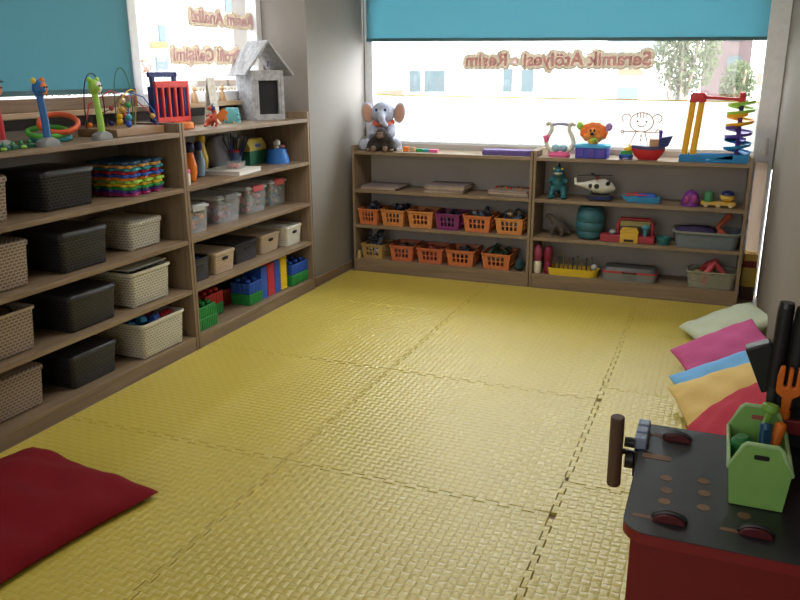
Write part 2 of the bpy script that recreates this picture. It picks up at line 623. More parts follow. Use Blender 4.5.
def mat_tile(x0, x1, y0, y1, label, teeth):
    cx, cy = (x0 + x1) / 2, (y0 + y1) / 2
    c = [(x0, y0), (x1, y0), (x1, y1), (x0, y1)]
    # edges: bottom, right, top, left; each seam has one fixed direction so that neighbours share it
    pts = []
    D = 0.02
    pts += toothed(c[0], c[1], D) if teeth[0] else [Vector(c[0])]
    pts += toothed(c[1], c[2], D) if teeth[1] else [Vector(c[1])]
    pts += [Vector(c[2])] + (toothed(c[3], c[2], D)[1:][::-1] if teeth[2] else [])
    pts += [Vector(c[3])] + (toothed(c[0], c[3], D)[1:][::-1] if teeth[3] else [])
    q = []
    for v in pts:
        if not q or (v - q[-1]).length > 1e-5:
            q.append(v)
    k = 0.997
    poly = [((v.x - cx) * k, (v.y - cy) * k) for v in q]
    m = MB()
    m.prism(poly, FZ, 0)
    o = m.build('foam_mat', FOAM[0], None, (cx, cy, 0), smooth=0, bevel=0.0022)
    tag(o, label, 'play mat', 'yellow interlocking foam mats')
    return o


ys = [-2.04, -1.04, -0.042, 0.956, 1.957, 2.69]
rows = ['front edge beside the viewer', 'front of the red cushion', 'row of the black baskets', 'row of the brick shelf', 'row under the low shelves']
LA = ['yellow foam mat along the long shelves, nearest the viewer', 'yellow foam mat lying mostly under the big red cushion', 'yellow foam mat along the long shelves, beyond the red cushion',
      'yellow foam mat along the long shelves, beside the coloured bricks', 'cut yellow foam mat in the corner under the pillar']
LB = ['middle yellow foam mat, nearest the viewer', 'middle yellow foam mat between the red cushion and the tool bench', 'pale shiny middle yellow foam mat with its corner by the bench vise',
      'middle yellow foam mat one row before the low shelves', 'cut middle yellow foam mat against the plinth of the orange baskets']
for i in range(5):
    mat_tile(-1.02, 0.016, ys[i], ys[i + 1], LA[i], (i > 0, 1, i < 4, 0))
    mat_tile(0.016, 1.016, ys[i], ys[i + 1], LB[i], (i > 0, 1, i < 4, 1))
ys = [-1.75, -0.78, 0.18, 1.10, 1.962, 2.69]
LC = ['narrow yellow foam mat before the tool bench', 'narrow yellow foam mat that the red tool bench stands on', 'narrow yellow foam mat under the pink and yellow leaning pillows',
      'narrow yellow foam mat under the mint pillow', 'narrow cut yellow foam mat by the end of the low shelves']
for i in range(5):
    mat_tile(1.016, 1.71, ys[i], ys[i + 1], LC[i], (i > 0, 0, i < 4, 1))


# ------------------------------------------------------------------ bookcases
def bookcase(label, loc, rz, Wd, D, H, tops, back, t=0.022):
    b = thing('bookcase', label, 'bookcase', loc, rz)
    for x in (0, Wd - 0.018):
        m = MB(); m.span((x, 0, FZ), (x + 0.018, D, H)); m.build('side_panel', OAKV, b, bevel=0.0015)
    for i, z in enumerate(tops):
        m = MB()
        m.span((0.018, 0.003 if i < len(tops) - 1 else 0.0015, z - t), (Wd - 0.018, D - 0.012, z))
        m.build('shelf_board', OAK, b, bevel=0.0012)
    m = MB(); m.span((0.018, 0.005, FZ), (Wd - 0.018, 0.022, tops[0] - t)); m.build('plinth', OAK, b)
    m = MB(); m.span((0.018, D - 0.012, FZ), (Wd - 0.018, D - 0.004, H - 0.004)); m.build('back_panel', back, b)
    return b


LZ = [0.06, 0.317, 0.576, 0.842, 1.113]
BZ = [0.088, 0.338, 0.592, 0.862]
EPS = 0.0008
LX = -1.04
bookcase('tall oak bookcase of woven baskets with ring toss posts on top', (LX, -0.425, 0), PI / 2, 1.305, 0.40, 1.158, LZ, OAKB)
bookcase('tall oak bookcase of clear bins and bricks beside the pillar', (LX, 0.884, 0), PI / 2, 1.284, 0.40, 1.158, LZ, OAKB)
bookcase('low oak bookcase of orange baskets beside the pillar', (-1.003, 2.71, 0), 0, 1.298, 0.305, 0.902, BZ, GREYB)
bookcase('low oak bookcase of loose toys under the marble run', (0.299, 2.71, 0), 0, 1.298, 0.305, 0.902, BZ, GREYB)


# ------------------------------------------------------------------ woven baskets
def woven_basket(label, xf, y0, y1, z, h, depth, key, lid=True, group='woven plastic storage baskets'):
    C = {'black': ((0.028, 0.028, 0.034), (0.003, 0.003, 0.004)), 'beige': ((0.44, 0.345, 0.275), (0.18, 0.13, 0.10)), 'white': ((0.68, 0.66, 0.57), (0.36, 0.34, 0.28))}[key]
    wm = woven('woven_' + key, *C)
    pm = plain('rim_' + key, C[0], 0.4)
    cx, cy = xf - depth / 2, (y0 + y1) / 2
    L = y1 - y0
    b = thing('woven_basket', label, 'basket', (cx, cy, z + EPS), 0, group)
    hb = h - (0.02 if lid else 0.0)
    r = 0.022
    m = MB()
    out = [(0.004, depth - 0.026, L - 0.026, r), (0.012, depth - 0.02, L - 0.02, r), (hb, depth - 0.002, L - 0.002, r)]
    if not lid:
        out += [(hb, depth - 0.012, L - 0.012, r), (0.012, depth - 0.03, L - 0.03, r)]
    m.rbox(out)
    m.build('basket_body', wm, b)
    for sx in (-1, 1):
        for sy in (-1, 1):
            m = MB()
            m.rbox([(0, 0.03, 0.03, 0.008, sx * (depth / 2 - 0.032), sy * (L / 2 - 0.032)), (0.006, 0.034, 0.034, 0.008, sx * (depth / 2 - 0.03), sy * (L / 2 - 0.03))])
            m.build('foot', pm, b)
    if lid:
        m = MB()
        m.rbox([(hb - 0.004, depth + 0.006, L + 0.006, r), (hb + 0.012, depth + 0.006, L + 0.006, r), (hb + 0.018, depth - 0.004, L - 0.004, r), (hb + 0.021, depth - 0.06, L - 0.06, r)])
        m.build('lid', wm if key != 'black' else pm, b)
    else:
        m = MB()
        vs_ = m.loops([rrect(depth + 0.008, L + 0.008, r, h - 0.012), rrect(depth + 0.008, L + 0.008, r, h), rrect(depth - 0.014, L - 0.014, r, h), rrect(depth - 0.014, L - 0.014, r, h - 0.012), rrect(depth + 0.008, L + 0.008, r, h - 0.012)], False, False)
        bmesh.ops.remove_doubles(m.bm, verts=vs_, dist=1e-6)
        m.build('rim', pm, b)
    return b


woven_basket('beige woven basket cut off at the frame edge, on the top row', -1.115, -0.39, -0.104, LZ[3], 0.178, 0.24, 'beige')
woven_basket('black lidded woven basket next to the stacked coloured puzzle tiles', -1.118, 0.065, 0.352, LZ[3], 0.168, 0.28, 'black')
woven_basket('beige woven basket beside the second-row black basket', -1.10, -0.365, -0.062, LZ[2], 0.19, 0.24, 'beige')
woven_basket('black lidded woven basket between the beige and the short white basket', -1.09, 0.09, 0.366, LZ[2], 0.175, 0.28, 'black')
woven_basket('short white lidded woven basket below the puzzle tiles', -1.128, 0.545, 0.785, LZ[2], 0.142, 0.25, 'white')
woven_basket('beige woven basket on the third row, brown things in its open top', -1.085, -0.38, -0.09, LZ[1], 0.18, 0.26, 'beige', False)
woven_basket('black lidded woven basket beside the half-open white basket', -1.075, 0.075, 0.362, LZ[1], 0.165, 0.28, 'black')
woven_basket('white woven basket with grey papers sticking out under a skewed lid', -1.08, 0.47, 0.755, LZ[1], 0.172, 0.28, 'white', False)
woven_basket('pinkish beige woven basket at the bottom, nearest the red cushion', -1.105, -0.37, -0.07, LZ[0], 0.18, 0.26, 'beige')
woven_basket('black lidded woven basket on the bottom row', -1.09, 0.06, 0.345, LZ[0], 0.155, 0.28, 'black')
woven_basket('open white woven basket full of blue and red bricks', -1.05, 0.475, 0.795, LZ[0], 0.176, 0.30, 'white', False)

# loose things in the open baskets
def chunk(name, label, cat, mat, c, s, rot, group=None, bevel=0.004):
    m = MB(); m.box((0, 0, 0), s)
    o = m.build(name, mat, None, c, rot, bevel=bevel)
    return tag(o, label, cat, group)


def studbrick(name, label, mat, c, s, rot, nx, ny, group=None):
    """one toy brick with round studs"""
    m = MB()
    m.box((0, 0, s[2] / 2), s)
    for i in range(nx):
        for j in range(ny):
            x = (i + 0.5) / nx * s[0] - s[0] / 2
            y = (j + 0.5) / ny * s[1] - s[1] / 2
            m.cyl((x, y, s[2]), (x, y, s[2] + 0.008), min(s[0] / nx, s[1] / ny) * 0.3, n=12)
    o = m.build(name, mat, None, c, rot, bevel=0.002)
    return tag(o, label, 'toy brick', group)


bx = [(-1.22, 0.56, 0.19, BLUE), (-1.16, 0.60, 0.20, SKYB), (-1.26, 0.63, 0.195, BLUE), (-1.13, 0.67, 0.195, BLUE), (-1.22, 0.70, 0.205, RED), (-1.12, 0.74, 0.20, RED), (-1.28, 0.74, 0.20, RED), (-1.18, 0.53, 0.185, SKYB)]
bl_ = ['blue brick at the heaped end of the open white basket', 'sky blue brick lying on the heap in the open white basket', 'blue brick at the back of the white basket heap', 'blue brick at the rim of the white basket',
       'red brick topping the white basket heap', 'red brick at the rim of the open white basket', 'red brick at the back of the open white basket', 'sky blue brick low in the open white basket']
for (x, y, z, mm), lb in zip(bx, bl_):
    studbrick('toy_brick', lb, mm, (x, y, z), (0.032, 0.064, 0.03), (random.uniform(-.6, .6), random.uniform(-.5, .5), random.uniform(0, 3)), 2, 4, 'bricks in the open white basket')
m = MB()
for i in range(60):
    m.box((-1.2 + random.uniform(-.11, .11), 0.635 + random.uniform(-.12, .12), 0.12 + random.uniform(-.02, .05)), (.03, .05, .03), (random.random() * 3, random.random() * 3, random.random() * 3))
tag(m.build('toy_bricks', BLUE), 'heap of mostly blue bricks filling the open white basket', 'toy bricks', None, 'stuff')
for k, (lb, dx, dy, rz) in enumerate((('grey folded paper lying in the half-open white basket', -.03, -.04, .3), ('dark grey booklet leaning in the half-open white basket', .0, .05, -.25))):
    chunk('folded_paper', lb, 'paper', (CARD, GREY)[k], (-1.23 + dx, 0.61 + dy, 0.478 + k * .008), (0.16, 0.12, 0.006), (0.04, 0.08, rz), None, 0.001)
m = MB(); m.rbox([(0.0, 0.30, 0.29, 0.02), (0.006, 0.30, 0.29, 0.02)])
tag(m.build('basket_lid', plain('rim_white', (0.62, 0.59, 0.50)), None, (-1.26, 0.63, 0.4925), (0.0, -0.02, 0.05)), 'loose white lid lying skewed on the half-open basket', 'lid')
m = MB()
for i in range(40):
    m.ell((-1.21 + random.uniform(-.09, .09), -0.235 + random.uniform(-.1, .1), 0.42 + random.uniform(0, .05)), (.03, .02, .02), (random.random(), random.random(), random.random() * 3), 8)
tag(m.build('soft_toys', BROWN), 'brown oddments heaped in the third-row beige basket', 'toys', None, 'stuff')

# stack of interlocking tiles
def puzzle_tile(c, s, h, mat, rz, label):
    m = MB()
    m.box((0, 0, h / 2), (s, s, h * 0.9))
    n = 6
    for i in range(n):
        for sd in range(4):
            a = sd * PI / 2
            p = Vector((s / 2 + 0.004, (i + 0.5) / n * s - s / 2, 0))
            p.rotate(Euler((0, 0, a)))
            if i % 2 == sd % 2:
                m.cyl((p.x, p.y, h * 0.05), (p.x, p.y, h * 0.95), 0.017, n=10)
    o = m.build('puzzle_tile', mat, None, c, (0, 0, rz), bevel=0.002)
    return tag(o, label, 'puzzle tile', 'stacked puzzle tiles')


tc_ = [(plain('magenta_foam', (.35, .02, .16)), 'magenta puzzle tile at the bottom of the stack'), (PURP, 'purple puzzle tile second from the bottom of the stack'), (GREEN, 'green puzzle tile in the lower half of the stack'), (YELL, 'yellow puzzle tile low in the stack'),
       (LIME, 'lime puzzle tile under the orange one'), (ORAN, 'orange puzzle tile in the middle of the stack'), (BLUE, 'blue puzzle tile above the orange one'), (RED, 'red puzzle tile near the top of the stack'), (TEAL, 'teal puzzle tile under the top one'), (plain('amber_foam', (.6, .3, .08)), 'amber puzzle tile close to the top'), (plain('petrol_foam', (.02, .08, .16)), 'dark petrol puzzle tile topping the stack')]
for i, (mm, lb) in enumerate(tc_):
    puzzle_tile((-1.225 + random.uniform(-.006, .006), 0.665 + random.uniform(-.006, .006), LZ[3] + EPS + i * 0.0143), 0.245, 0.0142, mm, random.uniform(-.05, .05), lb)

# ------------------------------------------------------------------ far tall bookcase
# clear lidded bins
CLEAR = mixclear('clear_plastic', (0.75, 0.78, 0.80), 0.22, 0.12)
LIDC = mixclear('frosted_lid_plastic', (0.70, 0.73, 0.76), 0.72, 0.3)


def clear_bin(label, xf, y0, y1, z, h, depth, clip, fill, flabel, contents):
    b = thing('storage_bin', label, 'storage bin', (xf - depth / 2, (y0 + y1) / 2, z + EPS), 0, 'clear bins of small toys')
    L = y1 - y0
    m = MB()
    t = 0.004
    m.rbox([(0, depth - 0.03, L - 0.03, 0.012), (h - 0.02, depth - 0.01, L - 0.01, 0.014), (h - 0.02, depth - 0.018, L - 0.018, 0.012), (t, depth - 0.04, L - 0.04, 0.01)])
    m.build('bin_body', CLEAR, b)
    m = MB()
    m.rbox([(h - 0.022, depth, L, 0.014), (h - 0.012, depth, L, 0.014), (h - 0.008, depth - 0.02, L - 0.02, 0.012), (h - 0.002, depth - 0.03, L - 0.03, 0.012), (h - 0.006, depth - 0.05, L - 0.05, 0.01)])
    m.build('lid', LIDC, b)
    m = MB()
    m.box((depth / 2 + 0.002, 0, h - 0.02), (0.012, L * 0.5, 0.03)); m.box((depth / 2 - 0.012, 0, h - 0.004), (0.03, L * 0.46, 0.008))
    m.build('clip', clip, b, bevel=0.003)
    for q, (lb, mats) in enumerate(fill):
        m = MB()
        for i in range(46):
            p = (xf - depth / 2 + random.uniform(-.36, .40) * depth, (y0 + y1) / 2 + random.uniform(-.36, .36) * L, z + 0.022 + random.random() ** 1.4 * h * contents)
            if random.random() < .5:
                m.box(p, (.03, .02, .022), (random.random() * 3, random.random() * 3, random.random() * 3))
            else:
                m.ell(p, random.uniform(.009, .016), None, 8)
        tag(m.build('small_toys', mats), lb, 'toys', None, 'stuff')


clear_bin('clear bin of orange and blue pieces, nearest the upright between the tall bookcases', -1.10, 0.935, 1.145, LZ[2], 0.155, 0.27, LGREY,
          [('orange pieces inside the clear bin by the upright', ORAN), ('blue grey pieces inside the clear bin by the upright', plain('slate_plastic', (.1, .17, .25)))], '', .4)
clear_bin('clear bin with a grey clip and reddish blocks, second in the row', -1.13, 1.265, 1.50, LZ[2], 0.160, 0.27, GREY,
          [('dull red blocks inside the second clear bin', plain('dull_red_blocks', (.4, .07, .07))), ('violet blocks inside the second clear bin', plain('dull_violet_blocks', (.2, .16, .3)))], '', .5)
clear_bin('clear bin with a red clip and pink and olive pieces, third in the row', -1.16, 1.60, 1.83, LZ[2], 0.165, 0.27, plain('coral_clip', (.75, .12, .12)),
          [('pink pieces inside the third clear bin', plain('coral_pieces', (.75, .2, .2))), ('olive pieces inside the third clear bin', plain('olive_pieces', (.18, .2, .1)))], '', .5)
clear_bin('clear bin with a red clip and teal pieces, nearest the pillar', -1.19, 1.91, 2.125, LZ[2], 0.165, 0.24, plain('coral_clip', (.75, .12, .12)),
          [('teal pieces inside the last clear bin', TEAL), ('mustard pieces inside the last clear bin', plain('mustard_pieces', (.6, .4, .12)))], '', .45)


# ridged lidded boxes with a hand hole
def hand_box(label, xf, y0, y1, z, h, depth, c, lid=True):
    key = '%d%d' % (c[0] * 100, c[2] * 1000)
    pm = plain('ridged_' + key, c, 0.45)
    L = y1 - y0
    b = thing('storage_box', label, 'storage box', (xf - depth / 2, (y0 + y1) / 2, z + EPS), 0, 'ridged storage boxes')
    m = MB()
    n = 9
    hb = h - (0.016 if lid else 0)
    lo = []
    for i in range(n):
        f0, f1 = i / n, (i + 0.75) / n
        for f, o in ((f0, 0), (f0 + .02, .003), (f1, .003), (f1 + .01, 0)):
            sc = 0.93 + 0.07 * f
            lo.append((f * hb, depth * sc - 0.006 + o, L * sc - 0.006 + o, 0.014))
    lo.append((hb, depth - 0.004, L - 0.004, 0.014))
    if not lid:
        lo += [(hb, depth - 0.014, L - 0.014, 0.012), (0.01, depth - 0.03, L - 0.03, 0.01)]
    m.rbox(lo, 4)
    m.build('box_body', pm, b)
    m = MB()
    m.loops([rrect(0.052, 0.018, 0.008, 0.0), rrect(0.052, 0.018, 0.008, 0.003)])
    for v in m.bm.verts:
        v.co = Vector((depth / 2 - 0.0035 + v.co.z, v.co.x, h * 0.66 + v.co.y))
    m.build('hand_hole', BLACK, b)
    if lid:
        m = MB()
        m.rbox([(hb - 0.002, depth + 0.004, L + 0.004, 0.015), (hb + 0.01, depth + 0.004, L + 0.004, 0.015), (hb + 0.015, depth - 0.008, L - 0.008, 0.012), (hb + 0.012, depth - 0.03, L - 0.03, 0.01)])
        m.build('lid', pm, b)
    return b


BG = (0.50, 0.38, 0.26)
hand_box('small open charcoal box, nearest the upright, blue things inside', -1.10, 0.93, 1.115, LZ[1], 0.125, 0.25, (0.02, 0.022, 0.026), False)
hand_box('beige lidded box with a hand hole, right after the open charcoal box', -1.095, 1.15, 1.345, LZ[1], 0.124, 0.30, BG)
hand_box('charcoal lidded box between the two beige boxes', -1.13, 1.40, 1.645, LZ[1], 0.120, 0.28, (0.02, 0.022, 0.026))
hand_box('beige lidded box next to the white lidded box', -1.13, 1.68, 1.90, LZ[1], 0.118, 0.28, BG)
hand_box('white lidded box with a hand hole, nearest the pillar', -1.095, 1.93, 2.125, LZ[1], 0.130, 0.30, (0.70, 0.68, 0.60))
m = MB()
for i in range(16):
    m.ell((-1.22 + random.uniform(-.08, .08), 1.02 + random.uniform(-.06, .06), LZ[1] + .09 + random.uniform(0, .03)), .02, None, 8)
tag(m.build('small_toys', NAVY), 'dark blue toys heaped in the small open charcoal box', 'toys', None, 'stuff')


# big ribbed bricks
def big_brick(label, mat, x0, x1, y0, y1, z0, z1, upright=False, studs=True):
    cx, cy = (x0 + x1) / 2, (y0 + y1) / 2
    m = MB()
    sx, sy, h = x1 - x0, y1 - y0, z1 - z0
    m.box((0, 0, h / 2), (sx - 0.006, sy - 0.006, h - 0.001))
    if not upright:
        n = max(3, round(sy / 0.016))
        for i in range(n):
            y = (i + 0.5) / n * sy - sy / 2
            m.box((sx / 2 - 0.002, y, h / 2), (0.006, sy / n * 0.62, h * 0.9))
        n = max(3, round(sx / 0.016))
        for i in range(n):
            x = (i + 0.5) / n * sx - sx / 2
            m.box((x, -sy / 2 + 0.002, h / 2), (sx / n * 0.62, 0.006, h * 0.9))
        m.box((0, 0, h - 0.004), (sx, sy, 0.007))
    else:
        n = max(4, round(h / 0.0155))
        for i in range(n):
            z = (i + 0.5) / n * h
            m.box((0, 0, z), (sx, sy, h / n * 0.62))
    o = m.build('big_brick', mat, None, (cx, cy, z0), bevel=0.0015)
    tag(o, label, 'toy brick', 'big ribbed bricks on the bottom shelf')
    if studs:
        for i in range(2):
            for j in range(max(2, round(sy / 0.06))):
                m = MB()
                nj = max(2, round(sy / 0.06))
                m.cyl(((i - .5) * sx * .5, (j + .5) / nj * sy - sy / 2, h), ((i - .5) * sx * .5, (j + .5) / nj * sy - sy / 2, h + 0.016), 0.016, n=14)
                m.build('stud', mat, o)
    return o


Z0 = LZ[0] + EPS
big_brick('lower green brick at the near end of the brick shelf', GREEN, -1.20, -1.07, 0.925, 1.10, Z0, Z0 + 0.066, studs=False)
big_brick('upper green brick at the near end of the brick shelf', GREEN, -1.20, -1.072, 0.925, 1.09, Z0 + 0.0665, Z0 + 0.128)
big_brick('green brick under the bright red brick', GREEN, -1.30, -1.165, 1.13, 1.295, Z0, Z0 + 0.066, studs=False)
big_brick('bright red brick standing on a green brick', RED, -1.30, -1.165, 1.13, 1.295, Z0 + 0.0665, Z0 + 0.135)
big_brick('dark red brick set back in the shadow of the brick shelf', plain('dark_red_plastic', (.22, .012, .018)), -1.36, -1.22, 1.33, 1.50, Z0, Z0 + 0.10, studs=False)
big_brick('green brick under a blue one, next to the upright stacks', GREEN, -1.22, -1.085, 1.45, 1.588, Z0, Z0 + 0.066, studs=False)
big_brick('blue brick on a green one, next to the upright stacks', BLUE, -1.22, -1.085, 1.45, 1.588, Z0 + 0.0665, Z0 + 0.135)
UB = [('blue ribbed brick stood on end, nearest to the blue and green pair', BLUE, 1.592, 1.66, .205), ('red ribbed brick stood on end', RED, 1.665, 1.745, .207), ('blue ribbed brick stood on end between red and yellow', BLUE, 1.75, 1.815, .212), ('yellow ribbed brick stood on end', plain('strong_yellow_plastic', (.82, .58, .01)), 1.82, 1.895, .216)]
for lb, mm, a, b_, h in UB:
    big_brick(lb, mm, -1.22, -1.09, a, b_, Z0, Z0 + h - .005, True, False)
big_brick('green brick at the pillar end of the brick shelf', GREEN, -1.21, -1.07, 1.925, 2.135, Z0, Z0 + 0.070, studs=False)
big_brick('blue brick at the pillar end of the brick shelf', BLUE, -1.21, -1.07, 1.925, 2.135, Z0 + 0.0705, Z0 + 0.140)


# bowling pins and the rest of the upper row
def bowling_pin(label, x, y, z, h, body, head, group='toy bowling pins'):
    k = h / 0.21
    p = thing('bowling_pin', label, 'bowling pin', (x, y, z + EPS), 0, group)
    m = MB(); m.lathe([(0.018 * k, 0), (0.026 * k, 0.006 * k), (0.034 * k, 0.05 * k), (0.034 * k, 0.085 * k), (0.022 * k, 0.135 * k), (0.018 * k, 0.155 * k)], n=20); m.build('pin_body', body, p)
    m = MB(); m.lathe([(0.018 * k, 0.155 * k), (0.021 * k, 0.165 * k), (0.025 * k, 0.185 * k), (0.022 * k, 0.2 * k), (0.008 * k, 0.21 * k)], n=20); m.build('pin_head', head, p)
    return p


Z1 = LZ[3]
bowling_pin('orange bowling pin with a blue head', -1.16, 1.085, Z1, 0.205, ORAN, NAVY)
bowling_pin('pale blue bowling pin behind the orange one', -1.24, 1.27, Z1, 0.195, plain('pale_blue_plastic', (.25, .38, .55)), NAVY)
bowling_pin('yellow bowling pin, the one furthest back', -1.36, 1.46, Z1, 0.215, YELL, YELL)
bowling_pin('red bowling pin mostly hidden by the upright', -1.26, 1.13, Z1, 0.21, RED, RED)
b = thing('squeeze_bottle', 'small white bottle with a pink cap beside the upright', 'bottle', (-1.10, 0.965, Z1 + EPS))
m = MB(); m.lathe([(.018, 0), (.02, .004), (.02, .055), (.013, .065)], n=16); m.build('bottle_body', WHITE, b)
m = MB(); m.lathe([(.021, .062), (.021, .075), (.017, .08)], n=16); m.build('cap', PINK, b)
b = thing('squeeze_bottle', 'tall white bottle with a pink cap behind the small one', 'bottle', (-1.20, 1.045, Z1 + EPS))
m = MB(); m.lathe([(.02, 0), (.022, .004), (.022, .115), (.013, .13)], n=16); m.build('bottle_body', WHITE, b)
m = MB(); m.lathe([(.016, .128), (.016, .15), (.012, .155)], n=16); m.build('cap', PINK, b)
m = MB(); m.rbox([(0, .10, .22, .04), (.07, .11, .23, .05), (.16, .09, .20, .04), (.20, .04, .17, .02)])
tag(m.build('cloth_bag', plain('grey_cloth', (.18, .18, .19), .9, bump=.3), None, (-1.355, 1.62, Z1 + EPS), sub=1), 'slumped grey bag behind the cup of brushes', 'bag')
# brush cup
c_ = thing('brush_cup', 'clear blue cup with a red rim holding paintbrushes', 'cup', (-1.30, 1.70, Z1 + EPS))
m = MB(); m.lathe([(.036, 0), (.047, .10), (.045, .10), (.034, .004)], n=24); m.build('cup_body', mixclear('blue_clear_plastic', (.12, .2, .33), .75, .2), c_)
m = MB(); m.lathe([(.048, .094), (.05, .1), (.05, .108), (.045, .108), (.045, .094)], n=24, cap0=False, cap1=False); m.build('cup_rim', RED, c_)
for i in range(16):
    a = i * 2.4
    tilt = 0.25 + 0.22 * random.random()
    q = Vector((math.cos(a) * .018, math.sin(a) * .018, 0.02))
    e = q + Vector((math.cos(a) * math.sin(tilt), math.sin(a) * math.sin(tilt), math.cos(tilt))) * random.uniform(.165, .20)
    t = thing('paintbrush', ['navy handled paintbrush fanned out in the brush cup', 'black handled paintbrush fanned out in the brush cup'][i % 2], 'paintbrush', (-1.30, 1.70, Z1 + EPS), 0, ['navy brushes in the brush cup', 'black brushes in the brush cup'][i % 2])
    m = MB(); m.cyl(q, q.lerp(e, .78), .0045, .0055, 8); m.build('handle', (NAVY, BLACK)[i % 2], t)
    m = MB(); m.cyl(q.lerp(e, .78), e, .007, .004, 8); m.build('bristles', DARK, t)
# yellow-topped green box
b = thing('toy_box', 'green carton with a yellow top behind the blue bowl', 'box', (-1.34, 1.93, Z1 + EPS), 0.1)
m = MB(); m.span((-.06, -.115, 0), (.06, .115, .085)); m.build('carton', plain('carton_green', (.02, .16, .07), .6), b, bevel=.002)
m = MB(); m.prism([(-.062, .085), (.062, .085), (.062, .11), (.03, .155), (-.03, .155), (-.062, .11)], -.115, .115, 'y'); m.build('carton_top', plain('carton_yellow', (.65, .47, .08), .6), b, bevel=.002)
m = MB(); m.span((.061, -.04, .105), (.0635, .03, .125)); m.build('carton_label', plain('carton_blue', (.1, .15, .4), .6), b)
# blue bowl with toys
b = thing('toy_bowl', 'blue flared bowl turned base up under little toys', 'bowl', (-1.20, 2.03, Z1 + EPS))
m = MB(); m.lathe([(.078, 0), (.078, .006), (.058, .085), (.052, .088)], n=28); m.build('bowl', plain('bright_blue_plastic', (.02, .16, .55)), b)
m = MB(); m.ell((0, 0, 0), .02)
tag(m.build('ball', WHITE, None, (-1.185, 2.01, Z1 + .1285)), 'small white ball on top of the blue bowl', 'ball')
for i, (mm, dy, dz, lb) in enumerate(((GREEN, .035, .0995, 'green toy figure on the blue bowl'), (CREAM, -.02, .0995, 'cream toy figure on the blue bowl beside the ball'), (plain('rose_plastic', (.5, .2, .2)), .06, .1, 'rose toy figure at the edge of the blue bowl'))):
    m = MB(); m.ell((0, 0, 0), (.014, .02, .012)); m.ell((0, .018, .014), .010, None, 10); m.cyl((.004, .022, .02), (.006, .03, .034), .003, .002, 6); m.cyl((-.004, .022, .02), (-.006, .03, .034), .003, .002, 6)
    tag(m.build('toy_animal', mm, None, (-1.21 + .012 * i, 2.03 + dy * .6, Z1 + dz), (0, 0, i)), lb, 'toy animal')
# album + sweets bag
b = thing('album', 'thick white album lying at the shelf edge', 'book', (-1.19, 1.50, Z1 + EPS), 0.12)
m = MB(); m.span((-.12, -.135, .003), (.118, .135, .019)); m.build('pages', plain('paper_white', (.8, .79, .76), .8), b)
m = MB(); m.span((-.122, -.14, 0), (.122, .14, .003)); m.span((-.122, -.14, .019), (.122, .14, .022)); m.span((-.125, -.14, 0), (-.122, .14, .022)); m.build('cover', WHITE, b, bevel=.001)
b = thing('sweet_tub', 'little clear tub of red and green beads on the album', 'tub', (-1.17, 1.52, Z1 + .0235), 0.3)
m = MB(); m.rbox([(0, .08, .12, .02), (.035, .09, .13, .025), (.036, .085, .125, .022), (.003, .076, .116, .02)]); m.build('tub_body', CLEAR, b)
m = MB()
for i in range(40):
    m.ell((random.uniform(-.03, .03), random.uniform(-.05, .0), .008 + random.random() * .016), .008, None, 8)
o = m.build('red_beads', plain('coral_pieces', (.75, .2, .2)), b); o['kind'] = 'stuff'
m = MB()
for i in range(30):
    m.ell((random.uniform(-.03, .03), random.uniform(.0, .05), .008 + random.random() * .012), .008, None, 8)
o = m.build('green_beads', GREEN, b); o['kind'] = 'stuff'
# ------------------------------------------------------------------ on top of the tall bookcases
ZT = LZ[4]


def toss_post(label, x, y, pole, headm, kind, lean):
    t = thing('ring_toss_post', label, 'ring toss post', (x, y, ZT + EPS), 0, 'ring toss posts')
    m = MB(); m.rbox([(0, .055, .10, .02), (.02, .05, .095, .02), (.034, .034, .04, .015)]); m.build('base', GREY, t)
    top = Vector((-.01, lean, .20))
    m = MB(); m.tube([(0, 0, .03), (0, lean * .2, .09), (-.006, lean * .6, .15), top], [.0155, .0145, .0135, .014], 14); m.build('pole', pole, t)
    c = top + Vector((0, 0, .022))
    m = MB()
    m.ell(c, (.024, .027, .034))
    m.ell(c + Vector((.014, .0, -.004)), (.018, .018, .018))
    m.build('head', headm, t, remesh=.004)
    for q, sy in enumerate((-.022, .022)):
        m = MB(); m.ell(c + Vector((.0, sy, .03)), (.009, .012, .012)); m.build('ear', {'bear': (YELL, ORAN)[q], 'frog': LIME, 'hat': ORAN}[kind], t)
    m = MB(); m.ell(c + Vector((.022, .006, .0)), (.006, .018, .024)); m.build('face', {'bear': ORAN, 'frog': WHITE, 'hat': plain('skin_orange', (.7, .3, .12))}[kind], t)
    if kind == 'hat':
        m = MB(); m.lathe([(.042, .024), (.042, .03), (.028, .034), (.026, .055), (.014, .058)], c, 18); m.build('hat', BLACK, t)
    m = MB(); m.ell(c + Vector((.031, .0, .006)), .004, None, 8); m.ell(c + Vector((.03, .014, .006)), .004, None, 8); m.build('eye', BLACK, t)
    return t


